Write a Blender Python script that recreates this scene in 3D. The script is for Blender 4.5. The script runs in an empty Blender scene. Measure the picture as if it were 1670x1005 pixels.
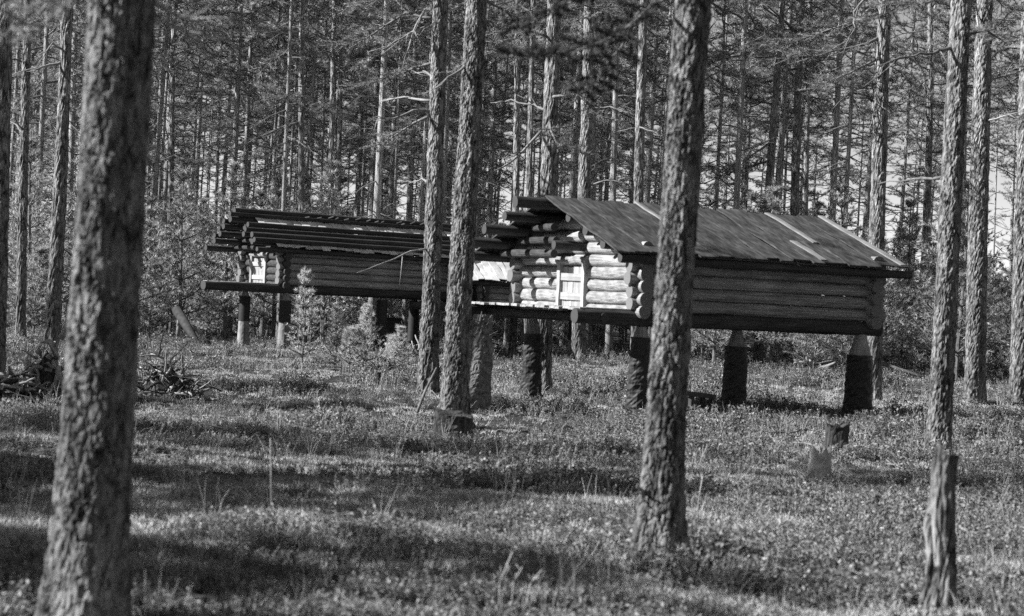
import bpy, math, random
import numpy as np
from mathutils import Vector, Matrix, noise

# ------------------------------------------------------------------ scene, camera, sky, sun
SC = bpy.context.scene
COL = SC.collection
random.seed(7)
RNG = np.random.default_rng(11)

PW, PH = 1670.0, 1005.0           # photograph size, used to lay out camera rays
LENS, SENSOR = 75.0, 36.0
F = LENS / SENSOR * PW            # focal length in photograph pixels
EYE = Vector((0, 0, 1.6))
HORIZON = 490.0                   # row of the horizon at mid picture
ROLL = math.radians(2.8)
PITCH = math.atan((PH / 2 - HORIZON) / F)
FWD = Vector((0, math.cos(PITCH), -math.sin(PITCH)))
R0 = Vector((1, 0, 0))
U0 = Vector((0, math.sin(PITCH), math.cos(PITCH)))
RIGHT = R0 * math.cos(ROLL) + U0 * math.sin(ROLL)
UP = -R0 * math.sin(ROLL) + U0 * math.cos(ROLL)

cam_d = bpy.data.cameras.new("camera")
cam_d.lens = LENS
cam_d.sensor_width = SENSOR
cam_d.clip_start = 0.2
cam_d.clip_end = 3000
cam_d.dof.use_dof = True
cam_d.dof.focus_distance = 58.0
cam_d.dof.aperture_fstop = 3.6
cam = bpy.data.objects.new("camera", cam_d)
COL.objects.link(cam)
m = Matrix((RIGHT, UP, -FWD)).transposed().to_4x4()
m.translation = EYE
cam.matrix_world = m
SC.camera = cam

SUN_EL = math.radians(35)
SUN_AZ = math.radians(8)          # how far the sun stands behind the camera, measured from due left
TOSUN = Vector((-math.cos(SUN_AZ) * math.cos(SUN_EL), -math.sin(SUN_AZ) * math.cos(SUN_EL), math.sin(SUN_EL)))

world = bpy.data.worlds.new("World")
SC.world = world
world.use_nodes = True
nt = world.node_tree
nt.nodes.clear()
wo = nt.nodes.new("ShaderNodeOutputWorld")
bg = nt.nodes.new("ShaderNodeBackground")
sky = nt.nodes.new("ShaderNodeTexSky")
sky.sky_type = 'NISHITA'
sky.sun_disc = False
sky.sun_elevation = SUN_EL
sky.sun_rotation = math.atan2(TOSUN.x, TOSUN.y)
sky.dust_density = 0.0
bw = nt.nodes.new("ShaderNodeSeparateColor")  # black and white film behind a red filter: the sky's red only
nt.links.new(sky.outputs[0], bw.inputs[0])
nt.links.new(bw.outputs[0], bg.inputs[0])
bg.inputs[1].default_value = 0.058
nt.links.new(bg.outputs[0], wo.inputs[0])

sun_d = bpy.data.lights.new("sun", 'SUN')
sun_d.energy = 5.0
sun_d.angle = math.radians(0.5)
sun_d.color = (1, 1, 1)
sun = bpy.data.objects.new("sun", sun_d)
COL.objects.link(sun)
sun.rotation_euler = (-TOSUN).to_track_quat('-Z', 'Y').to_euler()
sun.location = (-30, -5, 30)

SC.view_settings.view_transform = 'Standard'
SC.view_settings.look = 'None'
SC.view_settings.gamma = 1
SC.view_settings.exposure = 1.2
SC.view_settings.use_curve_mapping = False
SC.render.engine = 'CYCLES'
SC.cycles.use_denoising = False
SC.cycles.max_bounces = 5
SC.cycles.diffuse_bounces = 2
SC.cycles.transparent_max_bounces = 4
SC.cycles.sample_clamp_indirect = 4.0


# ------------------------------------------------------------------ picture rays and ground height
def ray(px, py):
    return FWD + RIGHT * ((px - PW / 2) / F) + UP * ((PH / 2 - py) / F)


def at(px, py, Y):
    """Point at depth Y (metres away from the camera) seen at that place of the photograph."""
    d = ray(px, py)
    return EYE + d * (Y / d.y)


def gz(x, y):
    return (0.05 * math.sin(0.35 * x + 0.21 * y) + 0.035 * math.sin(0.9 * x - 0.37 * y + 1.0)
            + 0.02 * math.sin(2.3 * x + 1.7 * y))


def gza(x, y):
    return (0.05 * np.sin(0.35 * x + 0.21 * y) + 0.035 * np.sin(0.9 * x - 0.37 * y + 1.0)
            + 0.02 * np.sin(2.3 * x + 1.7 * y))


def foot(px, py):
    """Where the ground is met under that place of the photograph."""
    d = ray(px, py)
    t = -EYE.z / d.z
    for _ in range(6):
        p = EYE + d * t
        t = (gz(p.x, p.y) - EYE.z) / d.z
    p = EYE + d * t
    return Vector((p.x, p.y, gz(p.x, p.y)))


# ------------------------------------------------------------------ materials (all grey: black and white picture)
def mat_base(name):
    mt = bpy.data.materials.new(name)
    mt.use_nodes = True
    n = mt.node_tree.nodes
    l = mt.node_tree.links
    b = n["Principled BSDF"]
    return mt, n, l, b


def coords(n, l, scale, kind='Object'):
    tc = n.new("ShaderNodeTexCoord")
    mp = n.new("ShaderNodeMapping")
    mp.inputs['Scale'].default_value = scale
    l.new(tc.outputs[kind], mp.inputs[0])
    return mp


def ramp(n, l, src, stops):
    r = n.new("ShaderNodeValToRGB")
    e = r.color_ramp.elements
    while len(e) < len(stops):
        e.new(0.5)
    for k, (p, v) in enumerate(stops):
        e[k].position = p
        e[k].color = (v, v, v, 1)
    l.new(src, r.inputs[0])
    return r


def noise_tex(n, l, mp, scale, detail=5, rough=0.6):
    t = n.new("ShaderNodeTexNoise")
    t.inputs['Scale'].default_value = scale
    t.inputs['Detail'].default_value = detail
    t.inputs['Roughness'].default_value = rough
    l.new(mp.outputs[0], t.inputs['Vector'])
    return t


def mul(n, l, a, b):
    x = n.new("ShaderNodeMix")
    x.data_type = 'RGBA'
    x.blend_type = 'MULTIPLY'
    x.inputs[0].default_value = 1.0
    l.new(a, x.inputs[6])
    l.new(b, x.inputs[7])
    return x.outputs[2]


def bump(n, l, b, src, strength, dist):
    bp = n.new("ShaderNodeBump")
    bp.inputs['Strength'].default_value = strength
    bp.inputs['Distance'].default_value = dist
    l.new(src, bp.inputs['Height'])
    l.new(bp.outputs[0], b.inputs['Normal'])
    return bp


def bark_material(name, lo, hi, vs=26.0, stretch=0.2, upper=1.5, dist=0.02):
    """Pine bark: plates parted by dark cracks, paler and smoother up the stem."""
    mt, n, l, b = mat_base(name)
    mp = coords(n, l, (1, 1, stretch))
    wob = noise_tex(n, l, mp, 9, 4)
    mixv = n.new("ShaderNodeMix")
    mixv.data_type = 'VECTOR'
    mixv.inputs[0].default_value = 0.13
    l.new(mp.outputs[0], mixv.inputs[4])
    l.new(wob.outputs['Color'], mixv.inputs[5])
    v = n.new("ShaderNodeTexVoronoi")
    v.feature = 'DISTANCE_TO_EDGE'
    v.inputs['Scale'].default_value = vs
    l.new(mixv.outputs[1], v.inputs['Vector'])
    brk = noise_tex(n, l, mp, 14, 3)
    sub = n.new("ShaderNodeMath")
    sub.operation = 'MULTIPLY_ADD'
    l.new(brk.outputs['Fac'], sub.inputs[0])
    sub.inputs[1].default_value = 0.55
    sub.inputs[2].default_value = -0.22
    dsum = n.new("ShaderNodeMath")
    dsum.operation = 'ADD'
    l.new(v.outputs['Distance'], dsum.inputs[0])
    l.new(sub.outputs[0], dsum.inputs[1])
    cr = ramp(n, l, dsum.outputs[0], [(0.0, 0.12), (0.12, 0.6), (0.30, 1.0)])
    fine = noise_tex(n, l, mp, 60, 6, 0.7)
    fr = ramp(n, l, fine.outputs['Fac'], [(0.28, lo), (0.75, hi)])
    big = noise_tex(n, l, coords(n, l, (1, 1, 0.5)), 3.0, 3)
    br = ramp(n, l, big.outputs['Fac'], [(0.3, 0.55), (0.7, 1.25)])
    col = mul(n, l, fr.outputs[0], cr.outputs[0])
    col = mul(n, l, col, br.outputs[0])
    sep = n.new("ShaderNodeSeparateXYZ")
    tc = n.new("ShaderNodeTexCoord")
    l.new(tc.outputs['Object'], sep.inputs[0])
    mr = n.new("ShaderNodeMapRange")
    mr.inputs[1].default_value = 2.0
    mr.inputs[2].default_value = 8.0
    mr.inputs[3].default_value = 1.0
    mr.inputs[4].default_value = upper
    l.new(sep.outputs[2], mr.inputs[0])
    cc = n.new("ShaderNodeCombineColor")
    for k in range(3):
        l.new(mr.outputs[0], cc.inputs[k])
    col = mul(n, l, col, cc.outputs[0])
    l.new(col, b.inputs['Base Color'])
    b.inputs['Roughness'].default_value = 0.85
    b.inputs['Specular IOR Level'].default_value = 0.2
    add = n.new("ShaderNodeMath")
    add.operation = 'ADD'
    l.new(cr.outputs[0], add.inputs[0])
    l.new(fine.outputs['Fac'], add.inputs[1])
    bump(n, l, b, add.outputs[0], 0.9, dist)
    return mt


def wood_material(name, lo, hi, axis=0,  scale=1.0, streak=30.0, blotch=0.5, dist=0.004, along=1.2, bl=(2, 2, 2)):
    """Weathered timber with grain along one axis, checks and blotches."""
    mt, n, l, b = mat_base(name)
    s = [streak * scale] * 3
    s[axis] = along * scale
    mp = coords(n, l, tuple(s))
    g = noise_tex(n, l, mp, 1.0, 6, 0.65)
    gr = ramp(n, l, g.outputs['Fac'], [(0.28, lo), (0.5, (lo + hi) / 2), (0.74, hi)])
    oi = n.new("ShaderNodeObjectInfo")
    rr = ramp(n, l, oi.outputs['Random'], [(0.0, 0.78), (1.0, 1.15)])
    bl = noise_tex(n, l, coords(n, l, bl), 1.4, 4)
    br = ramp(n, l, bl.outputs['Fac'], [(0.3, 1 - blotch), (0.65, 1.1)])
    col = mul(n, l, mul(n, l, gr.outputs[0], rr.outputs[0]), br.outputs[0])
    l.new(col, b.inputs['Base Color'])
    b.inputs['Roughness'].default_value = 0.75
    b.inputs['Specular IOR Level'].default_value = 0.25
    bump(n, l, b, g.outputs['Fac'], 0.6, dist)
    return mt


def flat_material(name, lo, hi, scale=8.0, rough=0.8, transl=0.0, spec=0.25, per_object=0.0, island=False):
    mt, n, l, b = mat_base(name)
    t = noise_tex(n, l, coords(n, l, (1, 1, 1)), scale, 4)
    r = ramp(n, l, t.outputs['Fac'], [(0.3, lo), (0.7, hi)])
    col = r.outputs[0]
    if island:            # every leaf or needle its own tone
        ge = n.new("ShaderNodeNewGeometry")
        ri = ramp(n, l, ge.outputs['Random Per Island'], [(0.0, 0.3), (0.6, 0.85), (0.85, 1.3), (1.0, 2.0)])
        col = mul(n, l, col, ri.outputs[0])
    if per_object:
        oi = n.new("ShaderNodeObjectInfo")
        rr = ramp(n, l, oi.outputs['Random'], [(0.0, 1 - per_object), (1.0, 1 + per_object)])
        col = mul(n, l, col, rr.outputs[0])
    l.new(col, b.inputs['Base Color'])
    b.inputs['Roughness'].default_value = rough
    b.inputs['Specular IOR Level'].default_value = spec
    if transl > 0:
        tr = n.new("ShaderNodeBsdfTranslucent")
        l.new(col, tr.inputs[0])
        mx = n.new("ShaderNodeMixShader")
        mx.inputs[0].default_value = transl
        l.new(b.outputs[0], mx.inputs[1])
        l.new(tr.outputs[0], mx.inputs[2])
        l.new(mx.outputs[0], n["Material Output"].inputs[0])
    return mt


M = {}
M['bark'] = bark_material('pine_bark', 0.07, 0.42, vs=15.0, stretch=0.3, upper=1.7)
M['bark_far'] = bark_material('pine_bark_far', 0.36, 0.8, vs=9.0, upper=1.3, dist=0.03)  # pale upper bark, with sunlight on the far stems put into the colour
M['dead'] = wood_material('dead_wood', 0.14, 0.42, axis=2, streak=12, blotch=0.4)
M['limb'] = flat_material('limb_bark', 0.07, 0.22, 14)
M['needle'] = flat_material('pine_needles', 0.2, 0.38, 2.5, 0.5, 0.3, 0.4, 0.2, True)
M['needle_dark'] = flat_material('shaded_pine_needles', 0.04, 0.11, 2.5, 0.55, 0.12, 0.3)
M['needle_far'] = flat_material('pine_needles_far', 0.26, 0.5, 0.9, 0.5, 0.35, 0.4, 0.25, True)
M['needle_young'] = flat_material('young_pine_needles', 0.36, 0.62, 2.0, 0.5, 0.42, 0.4, 0.25, True)
M['log'] = wood_material('weathered_log', 0.12, 0.46, axis=0, streak=3.2, blotch=0.35, dist=0.05, along=7, bl=(9, 0.8, 0.8))
M['log_dark'] = wood_material('dark_shaded_log', 0.02, 0.085, axis=0, streak=3.2, blotch=0.4, dist=0.05, along=7, bl=(9, 0.8, 0.8))  # dark poles and logs; shade on beams and gables put into this colour
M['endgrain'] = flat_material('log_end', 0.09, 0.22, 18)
M['endgrain_dark'] = flat_material('dark_shaded_log_end', 0.03, 0.08, 18)  # ends of the dark logs, shade included in the tone
M['plank'] = wood_material('pale_plank', 0.2, 0.44, axis=0, streak=22, blotch=0.3)
M['roof'] = wood_material('roof_board', 0.012, 0.13, axis=0, streak=42, blotch=0.8, bl=(2.2, 6, 6), along=3.5)
M['roof_pale'] = wood_material('pale_roof_board', 0.14, 0.34, axis=0, streak=18, blotch=0.35)
M['roof_white'] = wood_material('sunlit_roof_board', 0.5, 0.8, axis=0, streak=18, blotch=0.3)  # pale boards with sunlight on the slope put into the colour
M['needle_pale'] = flat_material('pale_sapling_needles', 0.45, 0.7, 2.0, 0.5, 0.3, 0.4)
M['bare_wood'] = wood_material('barkless_wood', 0.2, 0.42, axis=2, streak=14, blotch=0.3)
M['char'] = flat_material('charred_wood', 0.015, 0.05, 10, 0.8)
M['post'] = wood_material('post_wood', 0.14, 0.38, axis=2, streak=16, blotch=0.4)
M['sheath'] = flat_material('dark_post_wrap', 0.018, 0.045, 20, 0.6)
M['stump'] = bark_material('old_stump', 0.04, 0.12, vs=14, upper=1.0)
M['leaf'] = flat_material('berry_shrub_leaf', 0.09, 0.36, 3.0, 0.5, 0.12, 0.3, 0.0, True)
M['lichen'] = flat_material('lichen', 0.26, 0.5, 12.0, 0.9)
M['straw'] = flat_material('dry_stem', 0.25, 0.45, 6, 0.7)


def ground_material():
    mt, n, l, b = mat_base('forest_floor')
    mp = coords(n, l, (1, 1, 1))
    a = noise_tex(n, l, mp, 0.45, 6, 0.6)
    c = noise_tex(n, l, mp, 22, 8, 0.75)
    ar = ramp(n, l, a.outputs['Fac'], [(0.35, 0.55), (0.62, 1.25)])
    c2 = ramp(n, l, c.outputs['Fac'], [(0.3, 0.02), (0.55, 0.06), (0.74, 0.24)])
    l.new(mul(n, l, c2.outputs[0], ar.outputs[0]), b.inputs['Base Color'])
    b.inputs['Roughness'].default_value = 0.95
    b.inputs['Specular IOR Level'].default_value = 0.1
    bump(n, l, b, c.outputs['Fac'], 1.0, 0.05)
    return mt


M['ground'] = ground_material()


# ------------------------------------------------------------------ mesh helpers
class MB:
    """Collects tubes, prisms and loose triangles; build() links them as one mesh object."""

    def __init__(self):
        self.v, self.f, self.mi, self.n = [], [], [], 0

    def add(self, verts, faces, mi=0):
        verts = np.asarray(verts, dtype=float).reshape(-1, 3)
        self.v.append(verts)
        for q in faces:
            self.f.append(tuple(int(i) + self.n for i in q))
        self.mi += [mi] * len(faces)
        self.n += len(verts)

    def tris(self, verts, mi=0):
        k = len(verts) // 3
        base = self.n
        self.v.append(np.asarray(verts, dtype=float))
        self.f += [(base + 3 * i, base + 3 * i + 1, base + 3 * i + 2) for i in range(k)]
        self.mi += [mi] * k
        self.n += len(verts)

    def tube(self, pts, radii, sides=6, mi=0, cap=True, capmi=None, wob=0.0):
        pts = [Vector(p) for p in pts]
        k = len(pts)
        if not hasattr(radii, '__len__'):
            radii = [radii] * k
        vs = []
        t0 = (pts[1] - pts[0]).normalized()
        ref = Vector((0, 0, 1)) if abs(t0.z) < 0.9 else Vector((1, 0, 0))
        u = t0.cross(ref).normalized()
        for i in range(k):
            t = (pts[min(i + 1, k - 1)] - pts[max(i - 1, 0)]).normalized()
            u = (u - t * u.dot(t)).normalized()
            w = t.cross(u)
            for j in range(sides):
                a = 2 * math.pi * j / sides
                r = radii[i] * (1 + (random.uniform(-wob, wob) if wob else 0))
                vs.append(pts[i] + (u * math.cos(a) + w * math.sin(a)) * r)
        fs = []
        for i in range(k - 1):
            for j in range(sides):
                j2 = (j + 1) % sides
                fs.append((i * sides + j, i * sides + j2, (i + 1) * sides + j2, (i + 1) * sides + j))
        self.add([tuple(p) for p in vs], fs, mi)
        if cap:
            cm = mi if capmi is None else capmi
            b0 = self.n - len(vs)
            self.f.append(tuple(b0 + j for j in reversed(range(sides))))
            self.f.append(tuple(b0 + (k - 1) * sides + j for j in range(sides)))
            self.mi += [cm, cm]

    def box(self, lo, hi, mi=0, jit=0.0):
        x0, y0, z0 = lo
        x1, y1, z1 = hi
        v = [(x0, y0, z0), (x1, y0, z0), (x1, y1, z0), (x0, y1, z0), (x0, y0, z1), (x1, y0, z1), (x1, y1, z1), (x0, y1, z1)]
        if jit:
            v = [tuple(c + random.uniform(-jit, jit) for c in p) for p in v]
        self.add(v, [(3, 2, 1, 0), (4, 5, 6, 7), (0, 1, 5, 4), (1, 2, 6, 5), (2, 3, 7, 6), (3, 0, 4, 7)], mi)

    def mesh(self, name, mats, smooth=False):
        me = bpy.data.meshes.new(name)
        v = np.concatenate(self.v) if self.v else np.zeros((0, 3))
        me.from_pydata(v.tolist(), [], self.f)
        for mt in mats:
            me.materials.append(M[mt])
        if len(mats) > 1:
            me.polygons.foreach_set('material_index', self.mi)
        if smooth:
            me.polygons.foreach_set('use_smooth', [True] * len(me.polygons))
        me.update()
        return me


def link(name, me, parent=None, loc=None, rot=None, scale=None):
    o = bpy.data.objects.new(name, me)
    COL.objects.link(o)
    if parent is not None:
        o.parent = parent
    if loc is not None:
        o.location = loc
    if rot is not None:
        o.rotation_euler = rot
    if scale is not None:
        o.scale = scale
    return o


def tag(o, label, cat, group=None, kind=None):
    o['label'] = label
    o['category'] = cat
    if group:
        o['group'] = group
    if kind:
        o['kind'] = kind
    return o


def thing(name, label, cat, loc=(0, 0, 0), rz=0.0, group=None):
    o = link(name, None, None, loc, (0, 0, rz))
    o.empty_display_size = 0.2
    return tag(o, label, cat, group)


def needle_tris(c, d, n, ln, wd, spread, rng=RNG):
    """c, d: (m,3) tuft places and directions; n thin needle triangles each."""
    c = np.repeat(np.asarray(c, float), n, 0)
    d = np.repeat(np.asarray(d, float), n, 0)
    k = len(c)
    dd = d + rng.normal(0, spread, (k, 3))
    dd /= np.linalg.norm(dd, axis=1, keepdims=True) + 1e-9
    side = np.cross(dd, rng.normal(0, 1, (k, 3)))
    side /= np.linalg.norm(side, axis=1, keepdims=True) + 1e-9
    L = ln * rng.uniform(0.7, 1.25, (k, 1))
    a = c + dd * L * 0.05 + side * wd * 0.5
    b = c + dd * L * 0.05 - side * wd * 0.5
    t = c + dd * L
    return np.stack([a, b, t], 1).reshape(-1, 3)


# ------------------------------------------------------------------ ground
def build_ground():
    def axis(lo, hi, c, fine, grow):
        out = [c]
        s = fine
        while out[-1] < hi:
            out.append(out[-1] + s)
            s *= grow
        left = [c]
        s = fine
        while left[-1] > lo:
            left.append(left[-1] - s)
            s *= grow
        return np.array(sorted(set(left[1:] + out)))
    xs = axis(-700, 700, 0, 0.25, 1.035)
    ys = axis(-120, 1200, 14, 0.25, 1.022)
    X, Y = np.meshgrid(xs, ys)
    fade = np.clip(1.2 - np.hypot(X, Y) / 400.0, 0, 1)
    Z = gza(X, Y) * fade
    v = np.stack([X, Y, Z], -1).reshape(-1, 3)
    nx, ny = len(xs), len(ys)
    i = np.arange(nx - 1)[None, :] + nx * np.arange(ny - 1)[:, None]
    q = np.stack([i, i + 1, i + 1 + nx, i + nx], -1).reshape(-1, 4)
    me = bpy.data.meshes.new('ground')
    me.from_pydata(v.tolist(), [], q.tolist())
    me.materials.append(M['ground'])
    me.polygons.foreach_set('use_smooth', [True] * len(me.polygons))
    g = link('ground', me)
    g['kind'] = 'structure'
    g['label'] = 'forest floor of moss and litter'


build_ground()


# ------------------------------------------------------------------ trunks, branches, crowns
def trunk_mesh(name, h, r0, lean=(0, 0), sides=20, rings=40, flare=0.45, fine_to=None, relief=0.0, bend=0.1, seed=0, mat='bark', rtop=0.35, plate=1.0):
    """Tapered stem with root flare; RELIEF cuts plates and cracks of bark into the mesh itself."""
    rnd = random.Random(seed)
    ph = [rnd.uniform(0, 6.28) for _ in range(8)]
    if fine_to:
        z = list(np.linspace(-0.15, fine_to, rings)) + list(np.linspace(fine_to, h, 14)[1:])
    else:
        z = [-0.15] + list(np.linspace(0, h, rings) ** 1.0)
        z = sorted(set(z))
    vs, fs = [], []
    off = Vector((seed * 3.1, seed * 1.7, 0))
    for zz in z:
        t = max(zz, 0) / h
        cx = lean[0] * zz + bend * math.sin(2.2 * t * math.pi + ph[0]) * t
        cy = lean[1] * zz + bend * math.sin(1.7 * t * math.pi + ph[1]) * t
        r = r0 * (1 - (1 - rtop) * t)
        fl = math.exp(-max(zz + 0.05, 0) / 0.3)
        for j in range(sides):
            a = 2 * math.pi * j / sides
            rr = r * (1 + flare * fl * (0.8 + 0.45 * math.sin(3 * a + ph[2]) + 0.35 * math.sin(5 * a + ph[3])))
            rr *= 1 + 0.035 * math.sin(2 * a + ph[4] + zz * 0.6) + 0.02 * math.sin(3 * a + ph[5] - zz * 1.1)
            if relief > 0 and (not fine_to or zz <= fine_to):
                p = Vector((math.cos(a) * r0, math.sin(a) * r0, zz * 0.34)) * (20.0 / plate) + off
                wv = noise.noise_vector(p * 0.7) * 0.6 + noise.noise_vector(p * 2.1) * 0.3
                dist, pts_ = noise.voronoi(p + wv)
                e = min(max((dist[1] - dist[0]) / 0.2 + 0.35 * noise.noise(p * 0.8 + Vector((3, 9, 2))), 0.0), 1.0)
                e = e * e * (3 - 2 * e)
                hp = noise.cell(pts_[0] * 7.31)
                k = relief * (1.25 * (e - 0.75) + 0.55 * (hp - 0.5)) + relief * 0.8 * noise.noise(p * 2.3 + Vector((7, 1, 3))) + relief * 0.4 * noise.noise(p * 5.5)
                k += relief * 0.7 * noise.noise(p * 0.25)
                rr += k
            vs.append((cx + rr * math.cos(a), cy + rr * math.sin(a), zz))
    k = len(z)
    for i in range(k - 1):
        for j in range(sides):
            j2 = (j + 1) % sides
            fs.append((i * sides + j, i * sides + j2, (i + 1) * sides + j2, (i + 1) * sides + j))
    fs.append(tuple((k - 1) * sides + j for j in range(sides)))
    me = bpy.data.meshes.new(name)
    me.from_pydata(vs, [], fs)
    me.materials.append(M[mat])
    me.polygons.foreach_set('use_smooth', [relief == 0] * len(me.polygons))
    return me


def limb_path(p0, az, el, ln, rnd, k=6, droop=0.25, wig=0.06):
    pts = [Vector(p0)]
    d = Vector((math.cos(az) * math.cos(el), math.sin(az) * math.cos(el), math.sin(el)))
    for i in range(k):
        d = (d + Vector((rnd.uniform(-wig, wig), rnd.uniform(-wig, wig), rnd.uniform(-wig, wig) - droop / k))).normalized()
        pts.append(pts[-1] + d * ln / k)
    return pts


def dead_limb(mb, pts, r, rnd, twigs=4, mi=0, sides=5):
    k = len(pts)
    mb.tube(pts, [max(r * (1 - 0.8 * i / (k - 1)), 0.004) for i in range(k)], sides, mi)
    ln = sum((pts[i + 1] - pts[i]).length for i in range(k - 1))
    for _ in range(twigs):
        i = rnd.randrange(1, k - 1)
        d = (pts[i + 1] - pts[i]).normalized()
        d2 = (d + Vector((rnd.uniform(-.9, .9), rnd.uniform(-.9, .9), rnd.uniform(-.7, .5)))).normalized()
        L = ln * rnd.uniform(0.15, 0.4)
        q = [pts[i], pts[i] + d2 * L * 0.5, pts[i] + (d2 + Vector((0, 0, rnd.uniform(-.3, .2)))).normalized() * L]
        mb.tube(q, [r * 0.4, r * 0.28, 0.003], 4, mi)


def live_limb(wood, cs, ds, pts, r, rnd, twigs=8, tw_len=0.35, tufts=4, start=0.3, mi=0):
    """Limb with needle-bearing twigs; CS, DS collect tuft places and directions."""
    k = len(pts)
    wood.tube(pts, [max(r * (1 - 0.85 * i / (k - 1)), 0.004) for i in range(k)], 5, mi)
    for q in range(twigs):
        f = start + (1 - start) * (q + rnd.random()) / twigs
        x = f * (k - 1)
        i = min(int(x), k - 2)
        p = pts[i].lerp(pts[i + 1], x - i)
        d = (pts[i + 1] - pts[i]).normalized()
        side = d.cross(Vector((0, 0, 1)))
        side = side.normalized() if side.length > 0.05 else Vector((1, 0, 0))
        s = 1 if q % 2 else -1
        d2 = (d * rnd.uniform(0.3, 1.0) + side * s * rnd.uniform(0.4, 1.0) + Vector((0, 0, rnd.uniform(-.3, .5)))).normalized()
        L = tw_len * rnd.uniform(0.6, 1.3)
        e = p + d2 * L
        wood.tube([p, p + d2 * L * 0.5, e], [r * 0.35, r * 0.25, 0.003], 3, mi)
        for u in range(tufts):
            g = (u + 0.7) / tufts
            cs.append(tuple(p + d2 * L * g))
            dz = (d2 + Vector((rnd.uniform(-.5, .5), rnd.uniform(-.5, .5), rnd.uniform(-.2, .6)))).normalized()
            ds.append(tuple(dz))
    cs.append(tuple(pts[-1]))
    ds.append(tuple((pts[-1] - pts[-2]).normalized()))


def crown_mesh(name, base, top, rad, n_limbs, seed, needle='needle_far', n=9, ln=0.17, wd=0.016, lean=(0, 0), tufts=4, twigs=9):
    rnd = random.Random(seed)
    mb = MB()
    cs, ds = [], []
    for i in range(n_limbs):
        f = (i + rnd.random()) / n_limbs
        z = base + (top - base) * f
        prof = math.sin(math.pi * min(1.0, 0.22 + 0.78 * f) ** 0.9) ** 0.7 if f < 0.97 else 0.3
        L = rad * max(0.3, prof) * rnd.uniform(0.35, 1.35)
        az = i * 2.4 + rnd.uniform(-.5, .5)
        el = rnd.uniform(-0.55, 0.45) + 0.55 * f
        pts = limb_path((lean[0] * z, lean[1] * z, z), az, el, L, rnd, 6, rnd.uniform(-0.5, 0.6), 0.26)
        live_limb(mb, cs, ds, pts, 0.03, rnd, twigs, 0.42, tufts)
    mb.tris(needle_tris(cs, ds, n, ln, wd, 0.55, np.random.default_rng(seed)), 1)
    return mb.mesh(name, ['limb', needle])


def dead_limbs_into(mb, z0, z1, count, ln, rnd, r=0.018, lean=(0, 0)):
    for i in range(count):
        z = rnd.uniform(z0, z1)
        pts = limb_path((lean[0] * z, lean[1] * z, z), rnd.uniform(0, 6.28), rnd.uniform(-0.35, 0.3), ln * rnd.uniform(0.4, 1.2), rnd, 5, 0.25, 0.18)
        dead_limb(mb, pts, r, rnd, 3)


# shared crowns for the named trees (all well above the picture for near ones)
CROWN = [crown_mesh('hero_crown_%d' % i, 8.5, 17.5, 2.3, 46, 40 + i) for i in range(3)]


class Pine:
    """A named pine: stem laid out from its foot and where it leaves the picture."""

    def __init__(self, label, px, py, xt, width, h=18, sides=22, rings=40, relief=0.0, fine_to=None, flare=0.4, name='pine_tree', crown=True, yt=0, plate=1.0, group=None, cz=0.0, bend=0.08):
        p = foot(px, py)
        self.p = p
        self.Y = p.y
        top = at(xt, yt, p.y)
        lx = (top.x - p.x) / (top.z - p.z)
        self.lean = (lx, 0.0)
        r = width / F * p.y / 2
        self.r = r
        self.seed = int(abs(px) * 7 + py) % 997
        self.root = thing(name, label, 'tree', p, 0, group)
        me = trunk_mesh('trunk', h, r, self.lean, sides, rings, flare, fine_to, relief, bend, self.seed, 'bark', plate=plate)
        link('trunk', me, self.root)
        if crown:
            c = link('crown', CROWN[self.seed % 3], self.root, (lx * 12, 0, cz), (0, 0, self.seed))
            c.scale = (1, 1, h / 18.0)

    def loc(self, px, py, dY=0.0):
        return at(px, py, self.Y + dY) - self.p

    def dead(self, pix, r=0.025, twigs=4, dY=0.0, mat='dead'):
        rnd = random.Random(int(pix[0][0] * 31 + pix[0][1]))
        q = []
        for i, (x, y) in enumerate(pix):
            q.append(self.loc(x, y, dY * i / max(1, len(pix) - 1)))
        pts = []
        for i in range(len(q) - 1):
            for s in (0.0, 0.33, 0.66):
                pts.append(q[i].lerp(q[i + 1], s) + Vector((rnd.uniform(-1, 1), rnd.uniform(-1, 1), rnd.uniform(-1, 1))) * 0.02)
        pts.append(q[-1])
        mb = MB()
        dead_limb(mb, pts, r, rnd, twigs, 0, 6)
        return link('dead_branch', mb.mesh('dead_branch', [mat], True), self.root)

    def live(self, pix, r=0.03, dY=0.0, twigs=12, tw=0.3, tufts=4, n=16, ln=0.075, wd=0.006, start=0.15, mat='needle', full=1.7):
        rnd = random.Random(int(pix[0][0] * 17 + pix[-1][1] * 3))
        q = [self.loc(x, y, dY * i / max(1, len(pix) - 1)) for i, (x, y) in enumerate(pix)]
        pts = []
        for i in range(len(q) - 1):
            for s in (0.0, 0.5):
                pts.append(q[i].lerp(q[i + 1], s) + Vector((rnd.uniform(-1, 1), rnd.uniform(-1, 1), rnd.uniform(-1, 1))) * 0.03)
        pts.append(q[-1])
        w = MB()
        cs, ds = [], []
        live_limb(w, cs, ds, pts, r, rnd, int(twigs * full), tw, tufts + 2, start)
        o = link('branch', w.mesh('branch', ['limb'], True), self.root)
        nb = MB()
        nb.tris(needle_tris(cs, ds, n, ln, wd, 0.6))
        link('needles', nb.mesh('needles', [mat], False), o)
        return o


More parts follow.
